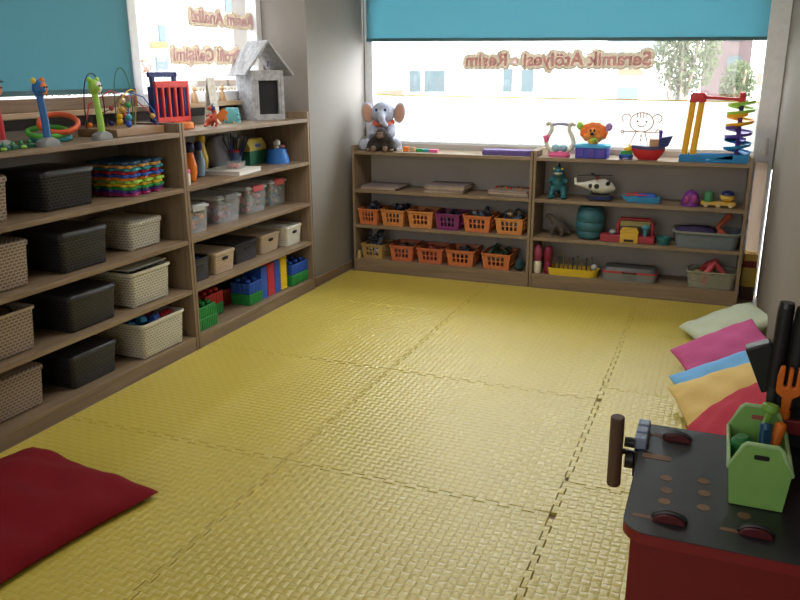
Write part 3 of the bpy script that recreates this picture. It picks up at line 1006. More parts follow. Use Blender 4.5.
toss_post('red ring toss post with a black hatted head, at the frame edge', -1.15, -.075, RED, plain('warm_orange_plastic', (.75, .25, .06)), 'hat', .0)
toss_post('blue ring toss post with a blue animal head on a grey base', -1.085, .085, plain('toss_blue_plastic', (.02, .14, .42)), plain('toss_blue_plastic', (.02, .14, .42)), 'bear', -.002)
toss_post('lime green ring toss post with a white faced head on a grey base', -1.115, .42, LIME, LIME, 'frog', -.006)
for mm, z, lb, tilt, dx, dy in ((TEAL, .012, 'teal toss ring at the bottom of the ring pile', 0, -.012, .0), (plain('toss_green_plastic', (.10, .45, .06)), .040, 'green toss ring in the middle of the ring pile', 12, -.008, -.02),
                                (plain('red_orange_plastic', (.75, .11, .03)), .074, 'red orange toss ring tilted on top of the ring pile', 27, .02, .02)):
    m = MB(); m.tube([(0.077 * math.cos(a), 0.077 * math.sin(a), 0) for a in [k * PI / 20 for k in range(40)]], .0115, 10, True)
    o = m.build('toss_ring', mm, None, (-1.25 + dx, .275 + dy, ZT + z + EPS))
    tr_ = math.radians(tilt)
    o.rotation_euler = Vector((0, 0, 1)).rotation_difference(Vector((.72 * math.sin(tr_), -.69 * math.sin(tr_), math.cos(tr_)))).to_euler()
    tag(o, lb, 'toss ring', 'toss rings lying in a pile')
t = thing('toy_crocodile', 'dark green jointed crocodile lying at the shelf edge', 'toy animal', (-1.095, -.075, ZT + EPS), 0.15)
m = MB()
for k in range(5):
    m.rbox([(0, .04 - .004 * k, .05, .01, 0, -.1 + .048 * k), (.012, .042 - .004 * k, .046, .012, 0, -.1 + .048 * k), (.024 - .002 * k, .02, .03, .01, 0, -.1 + .048 * k)])
m.build('body', DGREEN, t)
m = MB()
for k in range(5):
    m.cyl((0, -.1 + .048 * k, .02), (0, -.1 + .048 * k, .031), .009, .002, 6)
m.build('back_spike', GREEN, t)
m = MB()
for sx in (-1, 1):
    for y in (-.08, .03):
        m.ell((sx * .022, y, .007), (.012, .014, .007), None, 10)
m.build('foot', LIME, t)

# bead maze
t = thing('bead_maze', 'wooden bead maze with bent coloured wires', 'bead maze', (-1.235, .685, ZT + EPS))
wbm = wood('maze_wood', (.36, .22, .12), (.26, .15, .08), 1, .45)
m = MB(); m.span((-.115, -.165, 0), (.115, .165, .035)); m.build('base', wbm, t, bevel=.003)


def arc(p, q, h, n=16, side=0):
    p, q = Vector(p), Vector(q)
    return [p.lerp(q, (1 - math.cos(PI * i / n)) / 2) + Vector((side * math.sin(PI * i / n), 0, h * (max(0, math.sin(PI * i / n)) ** .55))) for i in range(n + 1)]


wires = [(BLACK, arc((-.06, -.162, .035), (-.06, -.035, .035), .245)), (plain('wire_green', (.05, .2, .1)), arc((-.09, .07, .035), (-.06, .158, .035), .27)),
         (RED, [(-.09, -.14, .035), (-.09, -.1, .14), (-.05, 0, .20), (0, .1, .165), (.06, .145, .09), (.07, .15, .035)]),
         (BLUE, [(.07, -.03, .035), (.05, -.0, .12), (.03, .05, .19), (.05, .11, .17), (.08, .145, .10), (.09, .15, .035)]),
         (YELL, arc((.0, -.03, .035), (-.02, .12, .035), .17, side=.05)), (plain('wire_brown', (.2, .1, .05)), [(-.1, -.06, .035), (-.08, -.03, .10), (-.02, -.03, .12), (-.0, .02, .18), (-.06, .06, .155), (-.08, .15, .10), (-.08, .155, .035)])]
for mm, pts in wires:
    m = MB(); m.tube(pts, .0028, 6); m.build('wire', mm, t)
bd = [((.07, -.03, .05), .015, BLUE), ((.06, -.015, .08), .016, TEAL), ((.02, -.03, .06), .016, YELL), ((.02, -.03, .085), .015, YELL), ((.03, -.02, .115), .015, plain('amber_bead', (.6, .35, .06))), ((.05, .0, .135), .014, GREEN), ((.02, .0, .155), .014, CREAM), ((-.06, .0, .05), .013, NAVY), ((-.02, .05, .06), .014, NAVY), ((-.02, .052, .085), .013, plain('red_bead', (.5, .05, .05))),
      ((.085, .135, .055), .013, NAVY), ((.08, .13, .08), .013, plain('amber_bead', (.6, .35, .06))), ((-.05, .0, .12), .012, RED), ((-.08, .14, .05), .013, GREEN), ((-.06, -.14, .05), .012, ORAN)]
for p, r, mm in bd:
    m = MB(); m.ell((0, 0, 0), r, None, 12); m.build('bead', mm, t, p)

# red slotted rack with a blue frame
t = thing('counter_drop_game', 'red slotted rack in a navy frame with a carry handle', 'game', (-1.255, 1.06, ZT + EPS), -.12)
m = MB()
for y in (-.105, .105):
    m.span((-.012, y - .012, 0), (.028, y + .012, .215))
m.span((-.012, -.105, .03), (.022, .105, .05))
m.build('frame', NAVY, t, bevel=.003)
m = MB(); m.span((-.05, -.125, 0), (.06, -.085, .018)); m.span((-.05, .085, 0), (.06, .125, .018)); m.build('foot', NAVY, t, bevel=.004)
m = MB(); m.span((-.012, -.10, .212), (.006, -.075, .285)); m.span((-.012, .05, .212), (.006, .075, .285)); m.span((-.012, -.115, .26), (.006, .08, .285)); m.build('carry_handle', NAVY, t, bevel=.004)
m = MB()
nn = 5
y0_, y1_ = -.10, .12
pw = (y1_ - y0_) / nn
for i in range(nn + 1):
    y = y0_ + i * pw
    m.span((.018, y - .007, .05), (.036, y + .007, .225))
m.span((.018, y0_ - .007, .036), (.036, y1_ + .007, .062)); m.span((.018, y0_ - .007, .208), (.036, y1_ + .007, .24))
m.build('slotted_front', plain('coral_red_plastic', (.72, .06, .05)), t, bevel=.004)
m = MB(); m.span((-.004, -.1, .05), (.0, .1, .212)); m.build('back_plate', NAVY, t)
t = thing('game_disc', 'orange plastic ring lying in front of the slotted rack', 'game disc', (-1.185, 1.09, ZT + EPS))
m = MB(); m.lathe([(.045, 0), (.052, .006), (.052, .03), (.044, .036), (.03, .034)], n=24); m.build('disc_body', plain('soft_orange_plastic', (.85, .27, .08)), t)
# white folded card, peg dolls, dragon, cup
t = thing('folded_card', 'tall white printed card standing folded by the window', 'card', (-1.31, 1.475, ZT + EPS), .15)
prn = plain('printed_card', (.74, .70, .64), .7, noise=.22, nscale=45)
m = MB(); m.prism([(0, 0), (.002, 0), (.03, .255), (.028, .255)], -.045, .045, 'y'); m.build('front_leaf', prn, t)
m = MB(); m.prism([(.058, 0), (.06, 0), (.032, .255), (.03, .255)], -.045, .045, 'y'); m.build('back_leaf', prn, t)
for (y, h, lb) in ((1.455, .092, 'wooden peg doll on the sill, nearest the slotted rack'), (1.63, .088, 'wooden peg doll on the sill just past the white card'), (1.725, .098, 'wooden peg doll on the sill above the teal cup')):
    t = thing('peg_doll', lb, 'peg doll', (-1.375, y, 1.2325), 0, 'wooden peg dolls on the sill')
    m = MB(); m.lathe([(.021, 0), (.022, .004), (.016, .03), (.011, .055), (.008, .062)], n=18); m.build('body', TAN, t)
    m = MB(); m.ell((0, 0, .073), .014); m.build('head', TAN, t)
    m = MB(); m.cyl((0, 0, .084), (0, 0, h), .007, .004, 10); m.build('knob', TAN, t)
t = thing('toy_dragon', 'small red and orange dragon figure at the edge of the shelf', 'toy animal', (-1.13, 1.27, ZT + EPS), -.5)
DRO = plain('dragon_red', (.45, .06, .02), noise=.3, nscale=60)
m = MB()
m.tube([(0, -.05, .012), (0, -.025, .03), (0, .005, .05), (0, .012, .075), (0, -.0, .092)], [.008, .02, .022, .013, .011], 12)
m.ell((0, -.012, .098), (.011, .02, .011))
m.tube([(0, -.04, .016), (.02, -.06, .01), (.045, -.055, .008)], [.012, .007, .002], 8)
for sx in (-1, 1):
    m.tube([(sx * .014, .0, .04), (sx * .024, .012, .02), (sx * .024, -.0, .004)], [.011, .008, .009], 8)
    m.tube([(sx * .012, -.01, .066), (sx * .026, -.03, .058)], [.006, .005], 8)
m.build('body', DRO, t, remesh=.004)
for sx in (-1, 1):
    m = MB(); m.prism([(0, 0), (.045, .045), (.075, .02), (.06, .005), (.07, -.022), (.045, -.012), (.03, -.03)], -.002, .002, 'x')
    m.build('wing', plain('dragon_orange', (.75, .22, .03)), t, (sx * .012, .01, .055), (0, 0, -sx * .9))
m = MB(); m.cyl((.006, -.008, .106), (.008, .008, .124), .004, .001, 8); m.cyl((-.006, -.008, .106), (-.008, .008, .124), .004, .001, 8); m.build('horn', BLACK, t)
m = MB(); m.lathe([(.008, .086), (.016, .09), (.012, .108), (.004, .112)], (0, .002, 0), 10); m.build('mane', NAVY, t)
t = thing('cup', 'teal plastic cup standing upside down beside the toy house', 'cup', (-1.255, 1.635, ZT + EPS))
m = MB(); m.lathe([(.048, 0), (.048, .004), (.040, .08), (.036, .085)], n=26); m.build('cup_body', plain('cup_teal', (.10, .36, .40)), t)
m = MB(); m.tube([(.047, -.012, .05), (.075, -.03, .05), (.075, -.03, .02), (.047, -.012, .018)], .005, 8); m.build('cup_handle', plain('cup_teal', (.10, .36, .40)), t)
t = thing('pencil', 'short wooden stick lying beside the teal cup', 'pencil', (-1.20, 1.57, ZT + EPS), .6)
m = MB(); m.cyl((0, -.06, .006), (0, .045, .006), .006, n=8); m.build('shaft', TAN, t)
m = MB(); m.cyl((0, .045, .006), (0, .06, .006), .006, .001, 8); m.build('tip', DARK, t)
# toy house
HW = plain('distressed_white_paint', (.36, .36, .38), .7, noise=.35, nscale=38)
t = thing('toy_house', 'white distressed wooden house with a dark window beside the pillar', 'toy house', (-1.26, 1.965, ZT + EPS), math.radians(62))
w2, d2, hh = .112, .095, .285
m = MB()
m.span((-w2, -d2, 0), (-w2 + .022, -d2 + .02, hh)); m.span((w2 - .022, -d2, 0), (w2, -d2 + .02, hh))
m.span((-w2 + .022, -d2, 0), (w2 - .022, -d2 + .02, .035)); m.span((-w2 + .022, -d2, .235), (w2 - .022, -d2 + .02, hh))
m.span((-w2 + .022, -d2 + .004, .035), (-w2 + .05, -d2 + .018, .235)); m.span((w2 - .036, -d2 + .004, .035), (w2 - .022, -d2 + .018, .235))
m.build('front_frame', HW, t, bevel=.0015)
m = MB(); m.span((-w2, -d2 + .02, 0), (-w2 + .01, d2, hh)); m.build('side_wall', HW, t, bevel=.001)
m = MB(); m.span((w2 - .01, -d2 + .02, 0), (w2, d2, hh)); m.build('side_wall', HW, t, bevel=.001)
m = MB(); m.span((-w2 + .01, d2 - .01, 0), (w2 - .01, d2, hh)); m.build('back_wall', plain('house_inside', (.05, .05, .05), .8), t)
m = MB(); m.span((-w2 + .01, -d2 + .02, 0), (w2 - .01, d2 - .01, .012)); m.build('floor_panel', HW, t)
m = MB(); m.span((-w2 + .05, -d2 + .022, .035), (w2 - .036, -d2 + .024, .235)); m.build('window_pane', plain('dark_pane', (.02, .02, .024), .25), t)
m = MB(); m.span((-w2, -d2, hh), (w2, d2, hh + .01)); m.build('attic_floor', HW, t, bevel=.001)
pk = .452
for sx in (-1, 1):
    m = MB()
    ex, ez = sx * (w2 + .052), hh - .025
    dn = Vector((sx * (pk - ez), abs(ex))).normalized() * .014
    m.prism([(ex, ez), (0, pk), (0, pk + .018), (ex + dn.x * .9, ez + dn.y)], -d2 - .03, d2 + .03, 'y')
    m.build('roof_panel', HW, t, bevel=.001)
m = MB(); m.tube([(.058, -.01, .345), (.062, .0, .33), (.07, .02, .32)], .004, 6); m.build('painted_mark', NAVY, t)

# ------------------------------------------------------------------ low bookcases: top
ZB = BZ[3]
# elephant plush, generic
EL = plain('grey_blue_plush', (.42, .45, .57), .95, noise=.2, nscale=120, bump=.6)
t = thing('plush_elephant', 'seated grey blue plush elephant with peach ear linings', 'plush toy', (-.835, 2.90, ZB + EPS), .15)
m = MB()
m.ell((0, 0, .09), (.085, .075, .09)); m.ell((0, -.01, .255), (.085, .078, .082)); m.ell((0, -.0, .16), (.06, .055, .06))
m.tube([(0, -.075, .25), (.008, -.108, .222), (.026, -.112, .19), (.05, -.10, .168)], [.034, .028, .022, .018], 12)
for sx in (-1, 1):
    m.tube([(sx * .06, -.02, .05), (sx * .10, -.075, .035), (sx * .115, -.10, .036)], [.05, .044, .042], 12)
    m.ell((sx * .118, -.105, .04), (.042, .03, .042))
    m.tube([(sx * .06, -.02, .16), (sx * .075, -.08, .12), (sx * .06, -.10, .10)], [.034, .03, .03], 12)
m.build('body', EL, t, remesh=.007)
for sx in (-1, 1):
    m = MB(); m.ell((0, 0, 0), (.048, .014, .072)); m.build('ear', EL, t, (sx * .115, .0, .255), (0, sx * .18, -sx * .35))
    m = MB(); m.ell((0, 0, 0), (.04, .008, .062)); m.build('ear_lining', plain('peach_cloth', (.55, .32, .25), .9), t, (sx * .116, -.009, .254), (0, sx * .18, -sx * .35))
m = MB(); m.ell((-.032, -.081, .278), (.009, .006, .011), None, 10); m.ell((.032, -.081, .278), (.009, .006, .011), None, 10); m.build('eye', NAVY, t)
m = MB()
ring = [(.066 * math.cos(a), -.008 + .064 * math.sin(a), .188 + .012 * math.sin(a)) for a in [k * PI / 14 for k in range(28)]]
m.tube(ring, .015, 8, True); m.build('scarf', plain('orange_red_cloth', (.62, .12, .06), .9), t)
# dark gorilla plush
GO = plain('dark_brown_plush', (.035, .028, .026), .95, noise=.3, nscale=150, bump=.6)
t = thing('plush_gorilla', 'small dark brown plush gorilla in front of the elephant', 'plush toy', (-.79, 2.762, ZB + EPS), .05)
m = MB()
m.ell((0, .015, .06), (.062, .045, .06)); m.ell((.0, -.012, .115), (.042, .04, .042)); m.ell((0, .0, .09), (.06, .042, .05))
for sx in (-1, 1):
    m.tube([(sx * .055, -.0, .085), (sx * .082, -.02, .05), (sx * .085, -.04, .016)], [.026, .022, .02], 10)
    m.tube([(sx * .03, -.02, .03), (sx * .042, -.045, .02)], [.03, .02], 10)
m.build('body', GO, t, remesh=.006)
FA = plain('taupe_plush', (.20, .13, .10), .9)
m = MB(); m.ell((0, -.048, .106), (.028, .012, .018)); m.ell((0, -.045, .126), (.026, .010, .010)); m.build('face', FA, t)
m = MB()
for sx in (-1, 1):
    m.ell((sx * .043, -.058, .02), (.02, .016, .022)); m.ell((sx * .086, -.046, .012), (.016, .02, .012))
m.build('paw_pad', FA, t)
m = MB(); m.ell((-.012, -.056, .124), .004, None, 8); m.ell((.012, -.056, .124), .004, None, 8); m.build('eye', BLACK, t)
# small flat things
FL = [(-.675, .035, .03, .02, WHITE, 'small white box beside the plush gorilla'), (-.625, .04, .03, .032, ORAN, 'small orange box next to the white one on the low shelf top'), (-.575, .035, .03, .03, plain('tan_box', (.55, .36, .2)), 'small tan box between the orange and green ones'), (-.525, .045, .035, .022, GREEN, 'flat green box on the low shelf top'), (-.475, .045, .04, .02, TEAL, 'flat teal box next to the pink pad'), (-.42, .06, .045, .02, PINK, 'flat pink pad on the low shelf top')]
for x, a, b_, h, mm, lb in FL:
    m = MB(); m.rbox([(0, a, b_, .004), (h, a, b_, .004)])
    m_o = m.build('small_box', mm, None, (x, 2.80, ZB + EPS), (0, 0, .1), bevel=.001)
    tag(m_o, lb, 'small box', 'small flat boxes on the low shelf top')
t = thing('foam_pad', 'long purple patterned foam pad lying beside the upright of the low bookcases', 'pad', (.10, 2.80, ZB + EPS), .02)
m = MB(); m.rbox([(0, .32, .10, .01), (.034, .32, .10, .01)]); m.build('pad', plain('pad_purple', (.16, .11, .34), .6, noise=.4, nscale=60), t, bevel=.003)
m = MB(); m.span((-.16, -.051, .012), (.16, -.05, .018)); m.build('seam', PURP, t)
# harp toy
HP = plain('pearl_plastic', (.68, .68, .60), .35)
t = thing('toy_harp', 'cream toy harp with a pink base', 'toy harp', (.445, 2.80, ZB + EPS), -.05)
m = MB(); m.rbox([(0, .135, .08, .03), (.012, .14, .085, .03), (.024, .125, .07, .03), (.03, .10, .05, .02)]); m.build('base', PINK, t)
for sx in (-1, 1):
    m = MB(); m.tube([(sx * .03, 0, .03), (sx * .075, 0, .055), (sx * .09, 0, .09), (sx * .075, 0, .135), (sx * .055, 0, .17), (sx * .058, 0, .20), (sx * .078, 0, .215), (sx * .09, 0, .205), (sx * .082, 0, .193)], [.018, .019, .016, .014, .013, .013, .013, .012, .009], 12); m.build('harp_arm', HP, t)
m = MB(); m.tube([(-.058, 0, .20), (-.02, 0, .208), (.02, 0, .208), (.058, 0, .20)], .010, 10); m.build('crossbar', plain('lilac_plastic', (.35, .36, .55)), t)
for k in range(6):
    x = -.035 + k * .014
    m = MB(); m.cyl((x, 0, .05), (x, 0, .205), .0014, n=6); m.build('string', plain('string_white', (.6, .62, .66)), t)
m = MB(); m.ell((-.02, -.01, .055), (.03, .022, .025)); m.ell((.028, -.012, .055), (.028, .022, .024)); m.build('bell', plain('pale_blue_bell', (.3, .48, .62)), t)
m = MB(); m.ell((-.085, -.018, .11), (.016, .01, .022)); m.ell((-.078, -.018, .128), (.012, .01, .012)); m.ell((-.096, -.018, .122), (.012, .01, .012)); m.build('flower', PINK, t)
m = MB(); m.rbox([(0, .03, .035, .006), (.05, .03, .035, .006)]); tag(m.build('small_box', CREAM, None, (.345, 2.84, ZB + EPS)), 'small cream box between the upright and the toy harp', 'small box')
# lion toy
t = thing('toy_lion', 'orange maned toy lion popping out of a blue keyed box', 'toy lion', (.655, 2.80, ZB + EPS), -.05)
m = MB(); m.rbox([(0, .20, .11, .012), (.065, .20, .11, .012)]); m.build('box', plain('lion_box_blue', (.05, .06, .42)), t, bevel=.002)
m = MB(); m.rbox([(.065, .215, .12, .02), (.08, .215, .12, .02), (.088, .19, .10, .02)]); m.build('box_lid', SKYB, t)
m = MB()
for x in (-.065, 0, .065):
    m.rbox([(0, .045, .008, .003, x, -.056), (.05, .045, .008, .003, x, -.056)])
m.build('key', plain('key_violet', (.10, .06, .40)), t, (0, 0, .008))
m = MB(); m.ell((.0, 0, .105), (.035, .028, .03)); m.build('body', plain('lion_yellow', (.85, .45, .05)), t)
m = MB()
for k in range(11):
    a = k * 2 * PI / 11
    m.ell((.062 * math.cos(a), .008, .158 + .042 * math.sin(a)), (.030, .024, .026), None, 12)
m.ell((0, .005, .158), (.06, .03, .04))
m.build('mane', plain('mane_orange', (.85, .19, .03)), t, remesh=.005)
m = MB(); m.ell((0, -.022, .155), (.034, .018, .030)); m.ell((-.03, -.016, .135), (.03, .016, .02)); m.ell((.03, -.016, .135), (.03, .016, .02)); m.build('face', plain('lion_face', (.88, .30, .05)), t)
m = MB(); m.ell((0, -.042, .152), (.014, .009, .011)); m.build('nose', BLACK, t)
m = MB(); m.ell((-.012, -.038, .172), (.007, .005, .009), None, 10); m.ell((.012, -.038, .172), (.007, .005, .009), None, 10); m.build('eye', BLACK, t)
m = MB(); m.cyl((-.06, .0, .15), (-.085, .0, .185), .008); m.ell((-.088, 0, .198), (.022, .016, .025)); m.build('raised_paw', LIME, t)
m = MB(); m.cyl((.06, .0, .15), (.09, .0, .18), .008); m.ell((.094, 0, .194), (.022, .016, .025)); m.build('raised_paw', plain('mauve_plastic', (.35, .22, .5)), t)
m = MB(); m.ell((.014, -.05, .117), (.02, .012, .012)); m.build('bow', LIME, t)
# block box beside the ship
t = thing('toy_car', 'little blue, green and yellow toy car beside the ship', 'toy car', (.865, 2.79, ZB + EPS), .1)
m = MB(); m.rbox([(.006, .085, .05, .008), (.03, .085, .05, .01)]); m.build('chassis', BLUE, t)
m = MB(); m.rbox([(.03, .075, .045, .01), (.05, .06, .04, .012)]); m.build('cab', GREEN, t)
m = MB(); m.ell((.012, -.005, .062), (.026, .018, .014)); m.build('driver', YELL, t)
for sx in (-.028, .028):
    for sy in (-.024, .024):
        m = MB(); m.cyl((sx, sy - .006, .012), (sx, sy + .006, .012), .012, n=14); m.build('wheel', NAVY, t)
# ship
t = thing('toy_ship', 'red toy ship with a dark blue raised stern', 'toy ship', (1.0, 2.79, ZB + EPS), .04)
prof = [(-.105, .062, .006), (-.085, .03, .026), (-.06, .002, .036), (.0, .0, .044), (.05, .0, .042), (.08, .03, .036), (.095, .06, .032)]
m = MB()
lo = []
for x, zb, hw in prof:
    top = .062 + abs(x) * .06
    lo.append([(x, -hw, top), (x, -hw * .92, zb + (top - zb) * .5), (x, -hw * .5, zb), (x, hw * .5, zb), (x, hw * .92, zb + (top - zb) * .5), (x, hw, top)])
m.loops(lo); m.build('hull', RED, t)
m = MB()
lo = []
for x, zb, hw in prof:
    top = .062 + abs(x) * .06
    lo.append([(x, -hw - .002, top), (x, -hw - .002, top + .02), (x, hw + .002, top + .02), (x, hw + .002, top)])
m.loops(lo); m.build('deck', plain('deck_dark', (.06, .05, .14)), t)
m = MB(); m.prism([(.055, .075), (.11, .085), (.135, .15), (.06, .135), (.055, .11)], -.034, .034, 'y'); m.build('stern', NAVY, t, bevel=.003)
m = MB(); m.span((.0, -.03, .08), (.055, .03, .128)); m.build('cabin', plain('cabin_tan', (.5, .28, .16)), t, bevel=.002)
m = MB(); m.ell((.025, -.015, .092), (.016, .014, .012)); m.build('deck_cargo', WHITE, t)
m = MB(); m.cyl((.062, 0, .12), (.062, 0, .165), .011, .010, 12); m.ell((.062, 0, .17), .013, None, 10); m.build('sailor', PURP, t)
m = MB(); m.tube([(-.105, 0, .075), (-.13, 0, .09)], [.008, .004], 8); m.build('bowsprit', YELL, t)
# marble run
t = thing('marble_run', 'marble run with yellow posts and a colourful spiral tower', 'marble run', (1.385, 2.80, ZB + EPS), 0)
BR = plain('run_blue_plastic', (.01, .22, .52))
m = MB()
m.span((-.205, -.05, 0), (-.05, .05, .022))
m.prism([(-.07, .006), (.10, .05), (.185, .05), (.185, .0), (-.07, .0)], -.052, -.044, 'y'); m.prism([(-.07, .006), (.10, .05), (.185, .05), (.185, .0), (-.07, .0)], .044, .052, 'y')
m.span((-.05, -.05, 0), (.185, .05, .01)); m.span((.179, -.05, 0), (.185, .05, .035)); m.span((-.205, -.052, .0), (-.198, .052, .04))
m.span((-.2, -.052, .018), (.1, -.046, .045)); m.span((-.2, .046, .018), (.1, .052, .045))
m.build('tray', BR, t, bevel=.002)
for x in (-.180, -.131):
    m = MB()
    m.loops([rrect(.036, .03, .008, .02, 4, x, 0), rrect(.036, .03, .008, .36, 4, x + .026, 0)])
    m.build('post', plain('run_amber_plastic', (.85, .42, .01)), t)
m = MB(); m.rbox([(.350, .096, .05, .012, -.129, 0), (.395, .092, .05, .014, -.128, 0), (.404, .07, .04, .012, -.128, 0)]); m.build('post_cap', plain('run_red_plastic', (.55, .02, .03)), t)
m = MB(); m.box((.014, 0, .371), (.205, .03, .018), (0, .055, 0)); m.cyl((.115, 0, .345), (.115, 0, .405), .018, n=16); m.build('top_rail', plain('run_red_plastic', (.55, .02, .03)), t)
m = MB(); m.cyl((.115, 0, .01), (.115, 0, .345), .013, n=16); m.build('tower_core', plain('run_violet_plastic', (.10, .05, .38)), t)
for k, mm in enumerate((BR, plain('run_violet_plastic', (.10, .05, .38)), plain('run_amber_plastic', (.85, .42, .01)), LIME)):
    m = MB()
    lo = []
    base = .05 + k * .074
    n = 30
    for i in range(n + 1):
        a = i / n * 1.55 * 2 * PI + k * .9
        z = base + i / n * .078
        c_, s_ = math.cos(a), math.sin(a)
        lo.append([(.115 + c_ * .014, s_ * .014, z), (.115 + c_ * .045, s_ * .045, z - .008), (.115 + c_ * .074, s_ * .074, z), (.115 + c_ * .078, s_ * .078, z + .016), (.115 + c_ * .074, s_ * .074, z + .016), (.115 + c_ * .068, s_ * .068, z + .005), (.115 + c_ * .045, s_ * .045, z - .003), (.115 + c_ * .014, s_ * .014, z + .004)])
    m.loops(lo); m.build('spiral_track', mm, t)

# ------------------------------------------------------------------ low bookcase, orange baskets
PZ = [plain('puzzle_card_%d' % i, c, .6, noise=.25, nscale=25) for i, c in enumerate(((.40, .30, .22), (.32, .24, .20), (.5, .4, .3), (.25, .2, .2)))]
def puzzles(x0, x1, n, h, labels, pegs=False):
    for i in range(n):
        sx = x1 - x0 - random.uniform(0, .03)
        t = thing('puzzle_board', labels[i], 'puzzle board', ((x0 + x1) / 2 + random.uniform(-.01, .01), 2.865 + random.uniform(-.01, .0), BZ[2] + EPS + i * (h + .0004)), random.uniform(-.05, .05), 'stacked wooden puzzle boards')
        m = MB(); m.rbox([(0, sx, .23, .008), (h, sx, .23, .008)]); m.build('board', PZ[(i + n) % 4], t, bevel=.001)
        m = MB(); m.rbox([(h * .25, sx + .001, .231, .008), (h * .7, sx + .001, .231, .008)]); m.build('edge_band', PZ[(i + n + 2) % 4], t)
        if pegs and i == n - 1:
            for q in range(7):
                m = MB(); px, py = -.11 + q * .036, random.uniform(-.09, .07)
                m.cyl((px, py, h), (px, py, h + .012), .006, .008, 10); m.build('peg', (RED, BROWN, ORAN)[q % 3], t)


od = ['bottom', 'second', 'third', 'fourth']
puzzles(-.965, -.665, 2, .011, ['bottom wooden puzzle board of the thin stack nearest the pillar', 'top wooden puzzle board of the thin stack nearest the pillar'])
puzzles(-.475, -.175, 4, .0125, [o + ' wooden puzzle board of the tall middle stack' for o in ('lowest', 'second lowest', 'third lowest', 'topmost')])
puzzles(-.015, .265, 3, .0115, ['bottom puzzle board of the stack with pegs on top', 'middle puzzle board of the stack with pegs on top', 'pegged puzzle board topping its stack by the upright'], True)


def slot_basket(label, x0, x1, yf, z, h, depth, mat, items=(), group='slotted plastic baskets'):
    t = thing('slotted_basket', label, 'basket', ((x0 + x1) / 2, yf + depth / 2, z + EPS), random.uniform(-.04, .04), group)
    w = x1 - x0
    th = .004
    m = MB()

    def wall(L, n0, n1, put):
        # L wide panel with two rows of n slots between fractions
        def bar(a, b, z0, z1):
            put(a, b, z0, z1)
        bar(-L / 2, L / 2, 0, h * .24)
        bar(-L / 2, L / 2, h * .78, h)
        a0, a1 = -L * .3, L * .3
        bar(-L / 2, a0, h * .24, h * .78); bar(a1, L / 2, h * .24, h * .78)
        bar(a0, a1, h * .48, h * .54)
        k = 4
        sl = (a1 - a0) / (k + (k - 1) * .5)
        for i in range(k - 1):
            s = a0 + sl * (i + 1) + sl * .5 * i
            bar(s, s + sl * .5, h * .24, h * .48); bar(s, s + sl * .5, h * .54, h * .78)
    for sy in (-1, 1):
        wall(w, 0, 0, lambda a, b, z0, z1: m.span((a, sy * depth / 2 - th / 2, z0), (b, sy * depth / 2 + th / 2, z1)))
    for sx in (-1, 1):
        wall(depth, 0, 0, lambda a, b, z0, z1: m.span((sx * w / 2 - th / 2, a, z0), (sx * w / 2 + th / 2, b, z1)))
    m.span((-w / 2, -depth / 2, 0), (w / 2, depth / 2, th))
    for v in m.bm.verts:
        f = .86 + .14 * v.co.z / h
        v.co.x *= f
        v.co.y *= f
    m.build('basket_body', mat, t, smooth=0)
    m = MB()
    vs_ = m.loops([rrect(w + .012, depth + .012, .012, h - .012), rrect(w + .016, depth + .016, .014, h), rrect(w - .004, depth - .004, .01, h), rrect(w - .006, depth - .006, .01, h - .012), rrect(w + .012, depth + .012, .012, h - .012)], False, False)
    bmesh.ops.remove_doubles(m.bm, verts=vs_, dist=1e-6)
    m.build('rim', mat, t)
    x = (x0 + x1) / 2
    y = yf + depth / 2
    for lb, mm, hi in items:
        m = MB()
        for i in range(26):
            p = (x + random.uniform(-.3, .3) * w, y + random.uniform(-.3, .3) * depth, z + .03 + random.random() * (h - .045 + hi))
            if i % 2:
                m.box(p, (.045, .03, .02), (random.random() * 3, random.random() * 3, random.random() * 3))
            else:
                m.ell(p, (.02, .014, .016), None, 8)
        tag(m.build('basket_toys', mm), lb, 'toys', None, 'stuff')
    return t


O1 = plain('orange_basket', (.60, .18, .065))
O2 = plain('amber_basket', (.62, .245, .08))
O3 = plain('red_orange_basket', (.55, .145, .07))
PU = plain('plum_basket', (.22, .03, .16))
TB = plain('tan_basket', (.42, .27, .10))
DB = plain('dark_oddments', (.03, .035, .06))
DT = plain('dusky_oddments', (.09, .07, .06))
SB = plain('slate_oddments', (.05, .09, .14))
YF = 2.722
slot_basket('orange slotted basket on the upper row, nearest the pillar', -.965, -.815, YF, BZ[1], .115, .22, O1, [('dark clothes bulging behind the first upper orange basket', DB, .05)])
slot_basket('amber slotted basket second on the upper row', -.785, -.612, YF, BZ[1], .118, .22, O2, [('dark oddments in the second upper basket', DB, .04)])
slot_basket('amber slotted basket on the upper row beside the plum one', -.585, -.402, YF, BZ[1], .12, .22, O2, [('dull red oddments in the amber basket next to the plum one', plain('dull_red_oddments', (.25, .05, .04)), .0)])
slot_basket('plum purple slotted basket on the upper row', -.378, -.205, YF, BZ[1], .115, .22, PU, [('dark oddments in the plum basket', DB, .0)])
slot_basket('orange slotted basket on the upper row just after the plum one', -.175, .015, YF, BZ[1], .115, .22, O1, [('slate blue toys heaped in the basket after the plum one', SB, .035)])
slot_basket('orange slotted basket at the upright end of the upper row', .05, .24, YF, BZ[1], .11, .22, O2, [('brown toys heaped in the upper basket by the upright', plain('brown_oddments', (.28, .18, .09)), .05), ('blue toys in the upper basket by the upright', SB, .04)])
slot_basket('small tan slotted basket in the bottom corner by the pillar', -.945, -.775, YF, BZ[0], .108, .20, TB, [('dark blue cloth heaped over the tan basket', DB, .09), ('pale papers in the tan basket', WHITE, -.02)])
slot_basket('red orange slotted basket on the bottom row next to the tan one', -.725, -.55, YF, BZ[0], .115, .22, O3, [('dull brown oddments in the bottom basket next to the tan one', DT, .0)])
